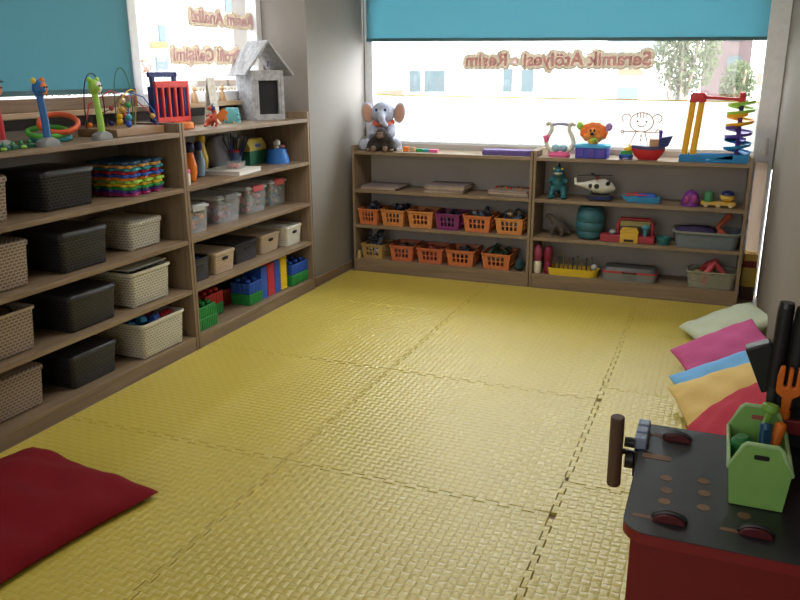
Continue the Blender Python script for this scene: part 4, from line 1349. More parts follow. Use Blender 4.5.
slot_basket('red orange slotted basket second after the tan one on the bottom row', -.515, -.325, YF, BZ[0], .112, .22, O3, [('dark red oddments in the second bottom orange basket', plain('dull_red_oddments', (.25, .05, .04)), .0)])
slot_basket('orange slotted basket third after the tan one on the bottom row', -.295, -.098, YF, BZ[0], .115, .22, O1, [('dark oddments in the third bottom orange basket', DB, .0)])
slot_basket('orange slotted basket last on the bottom row', -.035, .165, YF, BZ[0], .112, .22, O1, [('dark green oddments in the last bottom basket', plain('dark_green_oddments', (.03, .07, .04)), .03)])
t = thing('cloth_bundle', 'dark teal bundle between the last bottom basket and the upright', 'bundle', (.215, 2.78, BZ[0] + EPS))
m = MB(); m.ell((0, 0, .03), (.034, .05, .03)); m.ell((.0, -.01, .055), (.026, .035, .025)); m.ell((-.01, .03, .05), (.02, .02, .03)); m.build('bundle', plain('dark_teal_cloth', (.02, .06, .07), .9), t, remesh=.006)
t = thing('straw_pouch', 'straw coloured pouch leaning in the corner beside the tan basket', 'pouch', (-.968, 2.74, BZ[0] + EPS))
m = MB(); m.rbox([(0, .024, .05, .01), (.025, .026, .055, .01), (.055, .014, .04, .006)]); m.build('pouch', plain('straw_cloth', (.4, .3, .12), .9), t)

# ------------------------------------------------------------------ low bookcase, loose toys
Y = 2.80
# upper row
t = thing('dinosaur_robot', 'teal upright dinosaur robot on the upper row, next to the upright', 'toy robot', (.448, 2.80, BZ[2] + EPS), .1)
m = MB(); m.tube([(0, .02, .06), (0, .01, .11), (0, .0, .15), (0, -.02, .18)], [.045, .05, .038, .03], 14); m.ell((0, -.035, .185), (.036, .05, .026)); m.tube([(0, .05, .06), (.0, .085, .03), (0, .11, .01)], [.028, .016, .005], 10)
for sx in (-1, 1):
    m.tube([(sx * .03, .0, .07), (sx * .04, -.01, .035), (sx * .04, -.02, .014)], [.026, .02, .02], 10); m.ell((sx * .04, -.03, .012), (.022, .034, .012))
    m.tube([(sx * .045, -.01, .13), (sx * .058, -.04, .105)], [.012, .009], 8)
m.build('body', plain('robot_teal', (.015, .12, .16)), t, remesh=.006)
m = MB(); m.ell((0, -.05, .168), (.03, .042, .012)); m.build('jaw', plain('robot_pale', (.42, .46, .46)), t)
m = MB()
for k in range(4):
    m.cyl((0, .02 + .012 * k, .20 - .03 * k), (0, .03 + .014 * k, .225 - .03 * k), .012, .002, 8)
m.build('back_spike', NAVY, t)
m = MB(); m.ell((-.026, -.06, .198), .007, None, 8); m.ell((.026, -.06, .198), .007, None, 8); m.build('eye', YELL, t)
t = thing('toy_helicopter', 'white toy helicopter with black windows', 'toy helicopter', (.70, 2.80, BZ[2] + .045), .05)
HWH = plain('helicopter_white', (.62, .62, .56), .4)
m = MB(); m.tube([(-.14, 0, .055), (-.08, 0, .052), (-.02, 0, .045), (.04, 0, .045), (.085, 0, .038), (.112, 0, .03)], [.008, .02, .042, .05, .034, .008], 16); m.prism([(-.145, .05), (-.125, .05), (-.135, .095), (-.15, .095)], -.004, .004, 'y'); m.build('fuselage', HWH, t)
m = MB(); m.ell((.055, 0, .058), (.036, .042, .026)); m.build('windscreen', BLACK, t)
for sy in (-1, 1):
    m = MB(); m.ell((-.0, sy * .042, .05), (.018, .008, .016), None, 12); m.ell((-.04, sy * .033, .05), (.014, .008, .014), None, 12); m.build('side_window', BLACK, t)
m = MB(); m.cyl((0, 0, .09), (0, 0, .112), .01); m.build('rotor_mast', RED, t)
m = MB(); m.box((-.02, 0, .115), (.22, .014, .004), (0, 0, .3)); m.box((-.02, 0, .115), (.22, .014, .004), (0, 0, 1.87)); m.build('rotor_blade', DARK, t)
for sy in (-1, 1):
    m = MB(); m.tube([(-.05, sy * .04, -.012), (.06, sy * .04, -.012), (.08, sy * .04, -.004)], .005, 8); m.cyl((-.03, sy * .03, .02), (-.03, sy * .04, -.012), .004); m.cyl((.04, sy * .03, .02), (.04, sy * .04, -.012), .004); m.build('skid', DARK, t)
t = thing('toy_truck', 'small navy toy truck under the helicopter', 'toy truck', (.72, 2.79, BZ[2] + EPS), .05)
m = MB(); m.rbox([(.01, .15, .06, .008), (.026, .15, .06, .008)]); m.build('chassis', NAVY, t)
m = MB(); m.rbox([(.0245, .05, .055, .008, .04, 0), (.029, .045, .05, .008, .04, 0)]); m.build('cab', BLUE, t)
for x in (-.05, .05):
    for sy in (-1, 1):
        m = MB(); m.cyl((x, sy * .026, .013), (x, sy * .034, .013), .013, n=14); m.build('wheel', BLACK, t)
t = thing('toy_boat', 'light blue toy boat with a dark rail on the upper row', 'toy boat', (.98, 2.80, BZ[2] + EPS), .03)
m = MB(); m.loops([[(x, -w, z1), (x, -w * .6, z0), (x, w * .6, z0), (x, w, z1)] for x, w, z0, z1 in ((-.12, .01, .03, .045), (-.09, .035, .006, .04), (0, .04, 0, .036), (.09, .038, 0, .036), (.11, .03, .006, .04))]); m.build('hull', SKYB, t)
m = MB(); m.rbox([(.036, .12, .05, .01, .03, 0), (.058, .10, .04, .01, .03, 0)]); m.build('cabin', BLUE, t)
m = MB(); m.tube([(-.10, -.036, .045), (-.04, -.04, .052), (.03, -.04, .052)], .004, 8); m.tube([(-.10, .036, .045), (-.04, .04, .052), (.03, .04, .052)], .004, 8); m.build('rail', RED, t)
t = thing('toy_castle', 'purple dome shaped toy on the upper row', 'toy', (1.272, 2.79, BZ[2] + EPS))
m = MB(); m.lathe([(.055, 0), (.055, .03), (.048, .055), (.03, .085), (.01, .095)], n=22); m.build('dome', plain('violet_toy', (.16, .03, .28)), t)
m = MB(); m.ell((-.02, -.045, .04), (.022, .016, .03)); m.ell((.022, -.045, .045), (.02, .016, .03)); m.build('door_arch', plain('plum_toy', (.3, .04, .2)), t)
t = thing('toy_train', 'yellow toy train with green and dark loads on the upper row', 'toy train', (1.43, 2.79, BZ[2] + EPS), .03)
m = MB(); m.rbox([(.012, .20, .055, .01), (.032, .20, .055, .01)]); m.build('chassis', plain('train_amber', (.65, .40, .06)), t)
m = MB(); m.lathe([(.03, .032), (.032, .055), (.026, .085), (.012, .095)], (-.055, 0, 0), 14); m.build('front_load', plain('train_green', (.05, .22, .10)), t)
m = MB(); m.ell((.05, 0, .062), (.042, .03, .03)); m.build('engine', plain('train_yellow', (.72, .48, .08)), t)
m = MB(); m.lathe([(.038, .075), (.034, .092), (.015, .10)], (.05, 0, 0), 14); m.build('engine_roof', NAVY, t)
for x in (-.07, 0, .07):
    for sy in (-1, 1):
        m = MB(); m.cyl((x, sy * .024, .014), (x, sy * .033, .014), .014, n=14); m.build('wheel', plain('wheel_cream', (.6, .45, .2)), t)
# middle row
t = thing('toy_dinosaur', 'grey brown toy dinosaur on the middle row', 'toy animal', (.46, 2.80, BZ[1] + EPS), .25)
m = MB(); m.tube([(.09, 0, .012), (.06, 0, .035), (.02, 0, .06), (-.015, 0, .085), (-.035, 0, .115), (-.05, 0, .135)], [.006, .022, .036, .032, .02, .016], 12); m.ell((-.062, 0, .138), (.026, .014, .013))
for sy in (-1, 1):
    m.tube([(.02, sy * .026, .05), (.03, sy * .034, .03), (.018, sy * .034, .008)], [.02, .014, .013], 10); m.tube([(-.02, sy * .02, .075), (-.035, sy * .028, .05), (-.04, sy * .028, .012)], [.014, .011, .011], 10)
m.build('body', plain('dinosaur_skin', (.075, .06, .055), .8, noise=.3, nscale=50), t, remesh=.005)
m = MB(); m.ell((-.072, -.010, .143), .003, None, 8); m.ell((-.072, .010, .143), .003, None, 8); m.build('eye', BLACK, t)
t = thing('toy_barrel', 'big teal ribbed toy barrel', 'barrel', (.668, 2.82, BZ[1] + EPS))
BT = plain('barrel_teal', (.03, .13, .17))
m = MB(); m.lathe([(.06, 0), (.078, .012), (.086, .04), (.082, .052), (.09, .062), (.093, .10), (.086, .112), (.093, .122), (.090, .165), (.084, .175), (.086, .19), (.07, .212), (.05, .216)], n=30); m.build('barrel_body', BT, t)
m = MB(); m.tube([(.075 * math.cos(a), -.02, .15 + .075 * math.sin(a) * .8) for a in [PI * k / 12 for k in range(13)]], .006, 8)
for v in m.bm.verts:
    v.co.y -= .075 * (1 - abs(v.co.x) / .12)
m.build('carry_loop', BT, t)
t = thing('play_garage', 'red and yellow toy garage with a handle', 'toy garage', (.92, 2.80, BZ[1] + EPS), .02)
RG = plain('garage_red', (.34, .03, .05))
m = MB(); m.span((-.175, -.06, 0), (.16, .06, .045)); m.build('base', RG, t, bevel=.004)
m = MB(); m.tube([(-.07, 0, .045), (-.07, 0, .12), (-.055, 0, .145), (.12, 0, .145), (.14, 0, .12), (.14, 0, .045)], .012, 10); m.build('handle_frame', RG, t)
m = MB(); m.span((-.058, -.008, .10), (.125, .008, .132)); m.build('sign_panel', plain('garage_olive', (.30, .27, .10)), t)
m = MB(); m.span((-.05, -.068, 0), (.06, -.058, .075)); m.prism([(-.055, .07), (.065, .07), (.05, .095), (-.04, .095)], -.07, -.02, 'y'); m.build('door_panel', plain('garage_yellow', (.62, .38, .04)), t, bevel=.002)
m = MB(); m.span((-.025, -.0695, .008), (.035, -.067, .024)); m.build('door_slot', BLACK, t)
m = MB(); m.cyl((.10, -.03, .045), (.10, -.03, .085), .012); m.ell((.10, -.03, .1), (.026, .02, .018)); m.build('crane', plain('garage_teal', (.06, .25, .32)), t)
m = MB(); m.ell((-.10, -.03, .06), (.024, .018, .018)); m.build('figure', plain('garage_grey', (.25, .28, .3)), t)
t = thing('toy_bowl', 'small dark teal bowl between the garage and the grey tub', 'bowl', (1.135, 2.77, BZ[1] + EPS))
m = MB(); m.lathe([(.03, 0), (.042, .03), (.044, .05), (.041, .05), (.028, .005)], n=20); m.build('bowl', plain('bowl_teal', (.02, .14, .15)), t)
t = thing('storage_tub', 'long grey plastic tub on the middle row', 'tub', (1.385, 2.83, BZ[1] + EPS))
TG = plain('tub_grey', (.15, .185, .22), .5)
m = MB(); m.rbox([(0, .35, .19, .04), (.095, .385, .215, .045), (.095, .375, .205, .042), (.004, .34, .18, .038)], 6); m.build('tub_body', TG, t)
m = MB(); v_ = m.loops([rrect(.40, .232, .05, .090, 6), rrect(.41, .24, .052, .102, 6), rrect(.375, .205, .042, .102, 6), rrect(.375, .205, .042, .09, 6), rrect(.40, .232, .05, .090, 6)], False, False); bmesh.ops.remove_doubles(m.bm, verts=v_, dist=1e-6); m.build('rim', plain('rim_grey', (.27, .30, .31)), t)
m = MB(); m.ell((0, 0, 0), (.13, .07, .055)); m.ell((.06, .02, .01), (.07, .05, .04)); m.ell((-.07, -.01, .0), (.06, .05, .05))
tag(m.build('soft_toy', plain('dusky_purple_cloth', (.045, .03, .10), .9), None, (1.315, 2.83, BZ[1] + .075), remesh=.008), 'dusky purple soft toy lying in the grey tub', 'soft toy')
m = MB(); m.tube([(1.47, 2.80, BZ[1] + .05), (1.475, 2.80, BZ[1] + .09), (1.445, 2.80, BZ[1] + .13), (1.475, 2.79, BZ[1] + .17), (1.51, 2.79, BZ[1] + .215)], [.026, .024, .018, .02, .024], 12); m.ell((1.47, 2.78, BZ[1] + .075), (.04, .03, .03))
tag(m.build('toy_tentacle', plain('rust_plush', (.38, .075, .04), .8), None, remesh=.006), 'rust orange bent toy arm rising from the grey tub', 'soft toy')
# bottom row
for i, (x, h, lb, c) in enumerate(((.345, .20, 'slim pink skittle with a cream foot beside the upright', PINK), (.415, .19, 'slim dark red skittle next to the pink one', plain('wine_plastic', (.2, .01, .04))))):
    t = thing('skittle', lb, 'skittle', (x, 2.76, BZ[0] + EPS))
    m = MB(); m.lathe([(.022, 0), (.026, .01), (.026, .07), (.02, .085)], n=16); m.build('foot', (CREAM, plain('wine_plastic', (.2, .01, .04)))[i], t)
    m = MB(); m.lathe([(.02, .08), (.028, .10), (.03, .15), (.018, .185), (.006, h)], n=16); m.build('skittle_body', (plain('dusty_pink_plastic', (.28, .045, .09)), c)[i], t)
t = thing('peg_tray', 'oval yellow tray with a row of dark pegs', 'tray', (.575, 2.785, BZ[0] + EPS), .0)
m = MB(); m.rbox([(0, .33, .12, .055), (.05, .35, .135, .06), (.05, .338, .123, .055), (.006, .318, .108, .05)], 7); m.build('tray_body', plain('tray_yellow', (.72, .50, .03)), t)
for k in range(9):
    x = -.12 + k * .03
    m = MB(); m.cyl((x, 0, .005), (x, 0, .10 + .012 * (k % 3)), .006, n=10); m.ell((x, 0, .10 + .012 * (k % 3)), .008, None, 8); m.build('peg', (BROWN, DARK, plain('olive_peg', (.12, .11, .05)))[k % 3], t)
m = MB(); m.ell((.14, 0, .06), (.02, .02, .022)); m.build('ball', LGREY, t)
t = thing('board_box', 'flat grey toy case with a red band', 'toy case', (.945, 2.80, BZ[0] + EPS))
m = MB(); m.rbox([(0, .33, .15, .03), (.05, .345, .16, .035)]); m.build('case_bottom', plain('case_grey', (.20, .21, .21)), t)
m = MB(); m.rbox([(.05, .345, .162, .035), (.064, .345, .162, .035)]); m.build('band', plain('case_red', (.38, .04, .05)), t)
m = MB(); m.rbox([(.064, .34, .155, .035), (.086, .31, .13, .03)]); m.build('case_lid', plain('case_dark', (.07, .075, .08)), t)
m = MB(); m.tube([(-.04, -.08, .06), (-.035, -.1, .06), (.035, -.1, .06), (.04, -.08, .06)], .005, 8); m.build('case_handle', BLACK, t)
t = thing('storage_tub', 'clear tub holding a pinkish red toy on the bottom row', 'tub', (1.435, 2.80, BZ[0] + EPS))
m = MB(); m.rbox([(0, .26, .15, .03), (.105, .29, .17, .035), (.105, .28, .162, .032), (.004, .25, .142, .028)], 6); m.build('tub_body', mixclear('smoky_clear_plastic', (.40, .40, .32), .45, .25), t)
m = MB(); v_ = m.loops([rrect(.295, .178, .036, .10, 6), rrect(.30, .182, .038, .108, 6), rrect(.28, .162, .032, .108, 6), rrect(.28, .162, .032, .10, 6), rrect(.295, .178, .036, .10, 6)], False, False); bmesh.ops.remove_doubles(m.bm, verts=v_, dist=1e-6); m.build('rim', mixclear('smoky_clear_rim', (.45, .45, .36), .6, .25), t)
m = MB(); m.tube([(-.03, -.05, .03), (-.025, -.055, .07), (.0, -.03, .12), (.03, -.02, .165), (.055, -.02, .12), (.09, -.02, .085)], [.03, .026, .022, .022, .018, .014], 12); m.tube([(-.06, .02, .09), (-.02, .0, .14), (.03, -.02, .165)], [.016, .018, .02], 10)
for v in m.bm.verts:
    v.co += Vector((1.425, 2.80, BZ[0]))
tag(m.build('toy_figure', plain('pinkish_red_toy', (.45, .05, .07)), None, remesh=.006), 'pinkish red toy with bent limbs in the clear tub', 'toy figure')
m = MB()
for k in range(14):
    m.ell((1.37 + random.uniform(-.05, .12), 2.80 + random.uniform(.0, .045), BZ[0] + .03 + random.random() * .07), (.022, .018, .016), None, 8)
tag(m.build('small_toys', plain('straw_toys', (.3, .27, .13))), 'straw coloured oddments in the clear tub', 'toys', None, 'stuff')
# beyond the bookcase end
t = thing('stool_block', 'yellow block with a red band behind the end of the low bookcase', 'block', (1.655, 2.975, FZ - 0.0))
m = MB(); m.rbox([(0, .085, .10, .008), (.09, .085, .10, .008)]); m.build('foot', plain('dark_brown_plastic', (.08, .03, .02)), t)  # foot in a darker brown than the blocks above
m = MB(); m.rbox([(.09, .088, .11, .012), (.205, .088, .11, .012), (.212, .078, .10, .012)]); m.build('lower_block', plain('block_yellow', (.55, .38, .03)), t)
m = MB(); m.rbox([(.2125, .08, .10, .008), (.255, .08, .10, .008)]); m.build('band', plain('block_red', (.25, .02, .02)), t)
m = MB(); m.rbox([(.255, .08, .10, .01), (.29, .08, .10, .01), (.298, .07, .09, .01)]); m.build('upper_block', plain('block_amber', (.7, .42, .05)), t)


# ------------------------------------------------------------------ cushions
def cushion(label, s1, s2, th, mat, M, group=None, seed=0, sag=0.0):
    rnd = random.Random(seed)
    n = 26
    ph = [rnd.uniform(0, 6.28) for _ in range(8)]
    top, bot = [], []
    for i in range(n + 1):
        ra, rb = [], []
        for j in range(n + 1):
            u, v = i / n * 2 - 1, j / n * 2 - 1
            e = max(0, (1 - u * u)) * max(0, (1 - v * v))
            t_ = th / 2 * e ** .42
            pu = 1 - .07 * (1 - v * v) * abs(u) ** 3 * 0 - .06 * (1 - v * v) * abs(u)
            pv = 1 - .06 * (1 - u * u) * abs(v)
            x, y = u * s1 / 2 * pu, v * s2 / 2 * pv
            bow = sag * (1 - max(u * u, v * v))
            w = (.06 if sag else .035) * th * e ** .3 * (math.sin(7 * u + 4 * v + ph[0]) + math.sin(-5 * u + 9 * v + ph[1]) + .7 * math.sin(13 * u * v + 6 * v + ph[2]))
            rim = (abs(u) ** 6 + abs(v) ** 6)
            w += .05 * th * min(1, rim) * (e ** .25) * (math.sin(20 * u + ph[3]) * (abs(v) > abs(u)) + math.sin(20 * v + ph[4]) * (abs(u) >= abs(v)))
            ra.append(Vector((x, y, t_ + w + bow)))
            rb.append(Vector((x, y, -t_ * (.62 if sag else 1) + bow)))
        top.append(ra); bot.append(rb)
    m = MB()
    bm = m.bm
    vt = [[bm.verts.new(M @ p) for p in r] for r in top]
    vb = [[bm.verts.new(M @ p) if 0 < i < n and 0 < j < n else vt[i][j] for j, p in enumerate(r)] for i, r in enumerate(bot)]
    for i in range(n):
        for j in range(n):
            bm.faces.new((vt[i][j], vt[i + 1][j], vt[i + 1][j + 1], vt[i][j + 1]))
            q = (vb[i][j], vb[i][j + 1], vb[i + 1][j + 1], vb[i + 1][j])
            if len(set(q)) == 4:
                try:
                    bm.faces.new(q)
                except ValueError:
                    pass
    o = m.build('cushion', mat, None, smooth=80, sub=1)
    return tag(o, label, 'cushion', group)


def cloth(name, c):
    return plain(name, c, .9, .2, noise=.08, nscale=200, bump=.08)


cushion('big dark red floor cushion lying beside the long bookcase', .70, .70, .13, cloth('dark_red_cloth', (.19, .006, .013)),
        Matrix.Translation((-.625, -.725, .018)) @ Euler((0, 0, math.radians(-8))).to_matrix().to_4x4(), None, 3, .034)


def lean(cx, cy, cz, a, t, tip, s1, s2, th):
    """cushion leaning on the wall and on the cushion behind it: far outer corner at (cx, cy, cz), turned by a, tilted up by t, sloping down towards the viewer by tip"""
    a, t, tip = math.radians(a), math.radians(t), math.radians(tip)
    d1 = Vector((math.sin(a) * math.cos(tip), -math.cos(a) * math.cos(tip), -math.sin(tip)))
    v = Vector((math.cos(a) * math.cos(t), math.sin(a) * math.cos(t), math.sin(t)))
    v = (v - d1 * v.dot(d1)).normalized()
    nrm = d1.cross(v)
    if nrm.z < 0:
        nrm = -nrm
    c = Vector((cx, cy, cz)) + d1 * s1 / 2 + v * s2 / 2
    M = Matrix(((d1.x, v.x, nrm.x, c.x), (d1.y, v.y, nrm.y, c.y), (d1.z, v.z, nrm.z, c.z), (0, 0, 0, 1)))
    return s1, s2, th, M


CU = [('mint green cushion furthest back against the wall', (.52, .58, .44), (1.288, 2.05, .03, 22, 20, 0, .36, .42, .10)),
      ('pink cushion lying on the mint one', (.52, .10, .26), (1.272, 1.497, 0.080, 22, 25, 9, .36, .42, .085)),
      ('sky blue cushion squeezed between the pink and the yellow one', (.18, .44, .78), (1.294, 1.086, 0.100, 20, 25, 14, .34, .42, .075)),
      ('pale yellow cushion in front of the sky blue one', (.72, .52, .20), (1.297, 0.914, 0.115, 22, 23, 16, .36, .42, .09)),
      ('rose red cushion just behind the tool bench', (.45, .04, .07), (1.389, 0.738, .03, 8, 40, 0, .38, .38, .10))]
for i, (lb, c, a) in enumerate(CU):
    s1, s2, th, M = lean(*a)
    cushion(lb, s1, s2, th, cloth('cushion_cloth_%d' % i, c), M, 'cushions leaning along the wall', i)

# ------------------------------------------------------------------ toy tool bench
ZW = .55
t = thing('toy_workbench', 'red toy tool bench with a dark slotted top', 'toy workbench', (1.31, -.95, FZ))
H0 = ZW - FZ
TOPM = plain('dark_bench_board', (.022, .022, .028), .38, noise=.1, nscale=10)
REDE = plain('bench_red_paint', (.20, .010, .014), .45)
HOLE = wood('hole_wood', (.20, .10, .055), (.14, .065, .035), 0, .6)
def bench_outline(gr):
    p = []
    r = .05
    for k in range(7):
        a = PI + k * PI / 12
        p.append((r + r * math.cos(a) - gr * 0, r + r * math.sin(a)))
    return p + [(.42, 0), (.42, .50), (.012, .50)] + [(.0, .488)]
m = MB(); m.prism(bench_outline(0), H0 - .002, H0); m.build('bench_top', TOPM, t, smooth=30)
m = MB(); m.prism(bench_outline(0), H0 - .024, H0 - .002); m.build('top_edge', REDE, t, smooth=30)
m = MB(); m.span((.018, .018, 0), (.41, .036, H0 - .024)); m.build('front_panel', plain('bench_red_panel', (.17, .007, .010), .5), t, bevel=.002)
m = MB(); m.span((.018, .036, 0), (.034, .47, H0 - .024)); m.build('side_panel', plain('bench_red_panel', (.17, .007, .010), .5), t, bevel=.002)
m = MB(); m.span((.395, .036, 0), (.41, .47, H0 - .024)); m.build('side_panel', plain('bench_red_panel', (.17, .007, .010), .5), t, bevel=.002)
m = MB(); m.span((.034, .455, 0), (.395, .47, H0 - .024)); m.build('rear_panel', plain('bench_red_panel', (.17, .007, .010), .5), t)
for x, y in ((.067, .234), (.071, .181), (.070, .134), (.141, .249), (.144, .197), (.144, .138), (.219, .136)):
    m = MB(); m.lathe([(.0125, 0), (.0125, .0008)], (x, y, H0), 20); o = m.build('peg_hole', HOLE, t)
for x, y, L in ((.025, .44, .04), (.04, .326, .062), (.04, .062, .05), (.20, .072, .05)):
    m = MB(); m.rbox([(H0, L, .012 if L != .062 else .024, .005, x, y), (H0 + .0008, L, .012 if L != .062 else .024, .005, x, y)]); m.build('slot', HOLE, t)
for x, y in ((.078, .432), (.084, .062), (.238, .074)):
    n = 16
    poly = [(x + .030 * math.cos(PI * k / n), H0 + .0175 * math.sin(PI * k / n)) for k in range(n + 1)]
    m = MB(); m.prism(poly, y - .012, y + .012, 'y'); b_ = m.build('saw_disc', plain('disc_maroon', (.085, .009, .013), .4), t, bevel=.001)
    m = MB(); m.tube([(x + .030 * math.cos(PI * k / n), y, H0 + .0175 * math.sin(PI * k / n) + .001) for k in range(n + 1)], [.003] + [.005] * (n - 1) + [.003], 8); m.build('disc_rim', BLACK, b_)
# vise
VS = plain('vise_blue_grey', (.24, .30, .44), .35)
m = MB(); m.span((-.012, .345, H0 - .07), (.012, .475, H0 - .004)); m.build('vise_block', BLACK, t, bevel=.003)
for k in range(3):
    m = MB(); m.span((-.014, .355 + k * .041, H0 - .004), (.014, .390 + k * .041, H0 + .024)); m.build('vise_jaw', VS, t, bevel=.004)
m = MB(); m.cyl((-.03, .355, H0 - .03), (-.012, .355, H0 - .03), .022, n=20); m.cyl((-.034, .355, H0 + .012), (-.012, .355, H0 + .012), .012, n=14); m.build('vise_screw', BLACK, t)
m = MB(); m.cyl((-.048, .31, H0 - .078), (-.048, .29, H0 + .100), .0155, n=18); m.build('vise_handle', wood('handle_brown', (.13, .075, .05), (.09, .05, .035), 2, .5), t, bevel=.003)
m = MB(); m.cyl((-.05, .30, H0 + .005), (-.03, .32, H0 + .005), .007, n=10); m.build('vise_pin', BLACK, t)
# tool rack at the rear
m = MB(); m.span((.268, .495, H0 - .2), (.42, .513, H0 + .30)); m.build('rack_board', plain('rack_dark', (.02, .016, .018), .5), t, bevel=.003)
m = MB(); m.span((.258, .42, H0 + .085), (.42, .495, H0 + .10)); m.build('rack_shelf', TOPM, t)
m = MB(); m.span((.258, .408, H0 + .066), (.42, .42, H0 + .10)); m.build('rack_lip', REDE, t, bevel=.003)
# tools in the rack: things of their own
def rack_tool(name, label, cat, pos, rot, parts):
    o = thing(name, label, cat, pos)
    o.rotation_euler = rot
    for nm, mb, mm, kw in parts:
        mb.build(nm, mm, o, **kw)
    return o


def black_handle(label, pos, rot, r, L):
    a = MB(); a.cyl((0, 0, 0), (0, 0, L), r, r * 1.04, 20)
    b_ = MB(); b_.cyl((0, 0, L), (0, 0, L + .012), r * 1.04, r * .9, 20)
    c2 = MB(); c2.cyl((0, 0, -.05), (0, 0, 0), r * .6, r * .7, 14)
    return rack_tool('toy_tool', label, 'toy tool', pos, rot, [('grip', a, BLACK, dict(bevel=.002)), ('grip_end', b_, BLACK, {}), ('shank', c2, DARK, {})])


zr = ZW + .1045
black_handle('tall black tool handle standing in the rack of the red bench', (1.577, -.485, zr + .05), (.0, .03, 0), .0165, .185)
black_handle('second black tool handle in the rack, at the frame edge', (1.615, -.495, zr + .06), (.0, .02, 0), .018, .17)
a = MB(); a.box((0, 0, .05), (.055, .04, .11))
b_ = MB(); b_.cyl((0, 0, -.055), (0, 0, 0), .012, .016, 14)
rack_tool('toy_hammer', 'black block headed tool leaning out of the rack towards the cushions', 'toy tool', (1.578, -.47, zr + .045), (0, -.42, 0), [('tool_head', a, BLACK, dict(bevel=.004)), ('shank', b_, DARK, {})])
# orange spanner
OS = plain('spanner_orange', (.72, .16, .015), .4)
a = MB()
a.prism([(-.008, -.005), (.008, -.005), (.010, .03), (.024, .04), (.026, .075), (.022, .1), (.0125, .103), (.0125, .058), (.006, .055), (.0045, .058), (.0045, .1), (-.0045, .1), (-.0045, .058), (-.006, .055), (-.0125, .058), (-.0125, .103), (-.022, .1), (-.026, .075), (-.024, .04), (-.010, .03)], -.008, .008, 'y')
b_ = MB(); b_.cyl((0, 0, -.11), (0, 0, 0), .014, .012, 16); b_.ell((0, 0, -.112), (.015, .015, .012))
rack_tool('toy_spanner', 'orange forked toy spanner hanging through the rack', 'toy tool', (1.603, -.528, .667), (0, .03, 0), [('fork', a, OS, dict(bevel=.003)), ('handle', b_, OS, {})])

# green tool caddy
GC = plain('caddy_green', (.22, .44, .11), .4)
GR = plain('caddy_rim_green', (.36, .58, .26), .4)
t = thing('tool_caddy', 'bright green plastic caddy with raised ends on the bench top', 'tool caddy', (1.549, -.675, ZW + .0015), 0)
w2, l2, h2 = .057, .10, .080
def caddy_end(y, th):
    m = MB()
    ol = [(-w2 * .86, 0), (w2 * .86, 0), (w2, h2), (w2 * .62, h2 + .048), (w2 * .5, h2 + .055), (-w2 * .5, h2 + .055), (-w2 * .62, h2 + .048), (-w2, h2)]
    m.prism(ol, y - th, y + th, 'y')
    return m
caddy_end(-l2, .0025).build('end_panel', GC, t, bevel=.001)
caddy_end(l2, .0025).build('end_panel', GC, t, bevel=.001)
for sx in (-1, 1):
    m = MB(); m.loops([[(sx * w2 * .86, -l2, 0), (sx * w2, -l2, h2), (sx * (w2 - .004), -l2, h2), (sx * (w2 * .86 - .004), -l2, 0)], [(sx * w2 * .86, l2, 0), (sx * w2, l2, h2), (sx * (w2 - .004), l2, h2), (sx * (w2 * .86 - .004), l2, 0)]])
    m.build('side_panel', GC, t)
m = MB(); m.span((-w2 * .86, -l2, 0), (w2 * .86, l2, .004)); m.build('base', GC, t)
rim = []
for y in (-l2, l2):
    e = [(-w2, y, h2), (-w2 * .62, y, h2 + .048), (-w2 * .5, y, h2 + .055), (w2 * .5, y, h2 + .055), (w2 * .62, y, h2 + .048), (w2, y, h2)]
    rim += e if y < 0 else e[::-1]
m = MB(); m.tube(rim, .0045, 8, True); m.build('rim', GR, t)
m = MB(); m.rbox([(0, .028, .010, .004), (.001, .028, .010, .004)])
for v in m.bm.verts:
    v.co = Vector((v.co.x, -l2 - .003 - v.co.z, h2 + .03 + v.co.y))
m.build('grip_hole', BLACK, t)
m = MB(); m.rbox([(0, .028, .010, .004), (.001, .028, .010, .004)])
for v in m.bm.verts:
    v.co = Vector((v.co.x, l2 - .003 - v.co.z, h2 + .03 + v.co.y))
m.build('grip_hole', plain('hole_red', (.35, .1, .08)), t)
# tools in the caddy
bx0 = Vector((1.549, -.675, ZW + .006))
a = MB(); a.lathe([(.014, 0), (.02, .01), (.023, .05), (.022, .08), (.012, .09)], n=16)
b_ = MB()
for k in range(12):
    an = k * PI / 6
    b_.cyl((.0215 * math.cos(an), .0215 * math.sin(an), .012), (.0225 * math.cos(an), .0225 * math.sin(an), .075), .003, n=6)
rack_tool('toy_screwdriver', 'fat dark green ribbed handle in the green caddy', 'toy tool', bx0 + Vector((-.022, .02, .006)), (.1, -.12, 0), [('handle', a, plain('caddy_tool_green', (.015, .16, .035)), {}), ('rib', b_, plain('caddy_tool_green', (.015, .16, .035)), {})])
a = MB(); a.box((0, 0, .07), (.014, .008, .14)); a.lathe([(.016, .132), (.018, .14), (.016, .15)], n=14)
rack_tool('toy_spanner', 'lime green spanner leaning in the green caddy', 'toy tool', bx0 + Vector((-.004, .05, .004)), (-.1, .2, .3), [('shaft', a, plain('caddy_tool_lime', (.2, .42, .06)), dict(bevel=.003))])
a = MB(); a.box((0, 0, .06), (.022, .014, .12)); a.cyl((0, 0, .11), (0, 0, .128), .012, n=12)
rack_tool('toy_file', 'dark blue flat tool leaning in the green caddy', 'toy tool', bx0 + Vector((.012, -.01, .002)), (-.35, .2, .5), [('blade', a, plain('caddy_tool_blue', (.01, .07, .16)), dict(bevel=.003))])
a = MB(); a.cyl((0, 0, 0), (0, 0, .115), .009, .012, 14); a.ell((0, 0, .115), (.012, .012, .01))
rack_tool('toy_screwdriver', 'orange round handled tool in the green caddy', 'toy tool', bx0 + Vector((.02, .03, .002)), (-.15, .18, .0), [('handle', a, OS, {})])

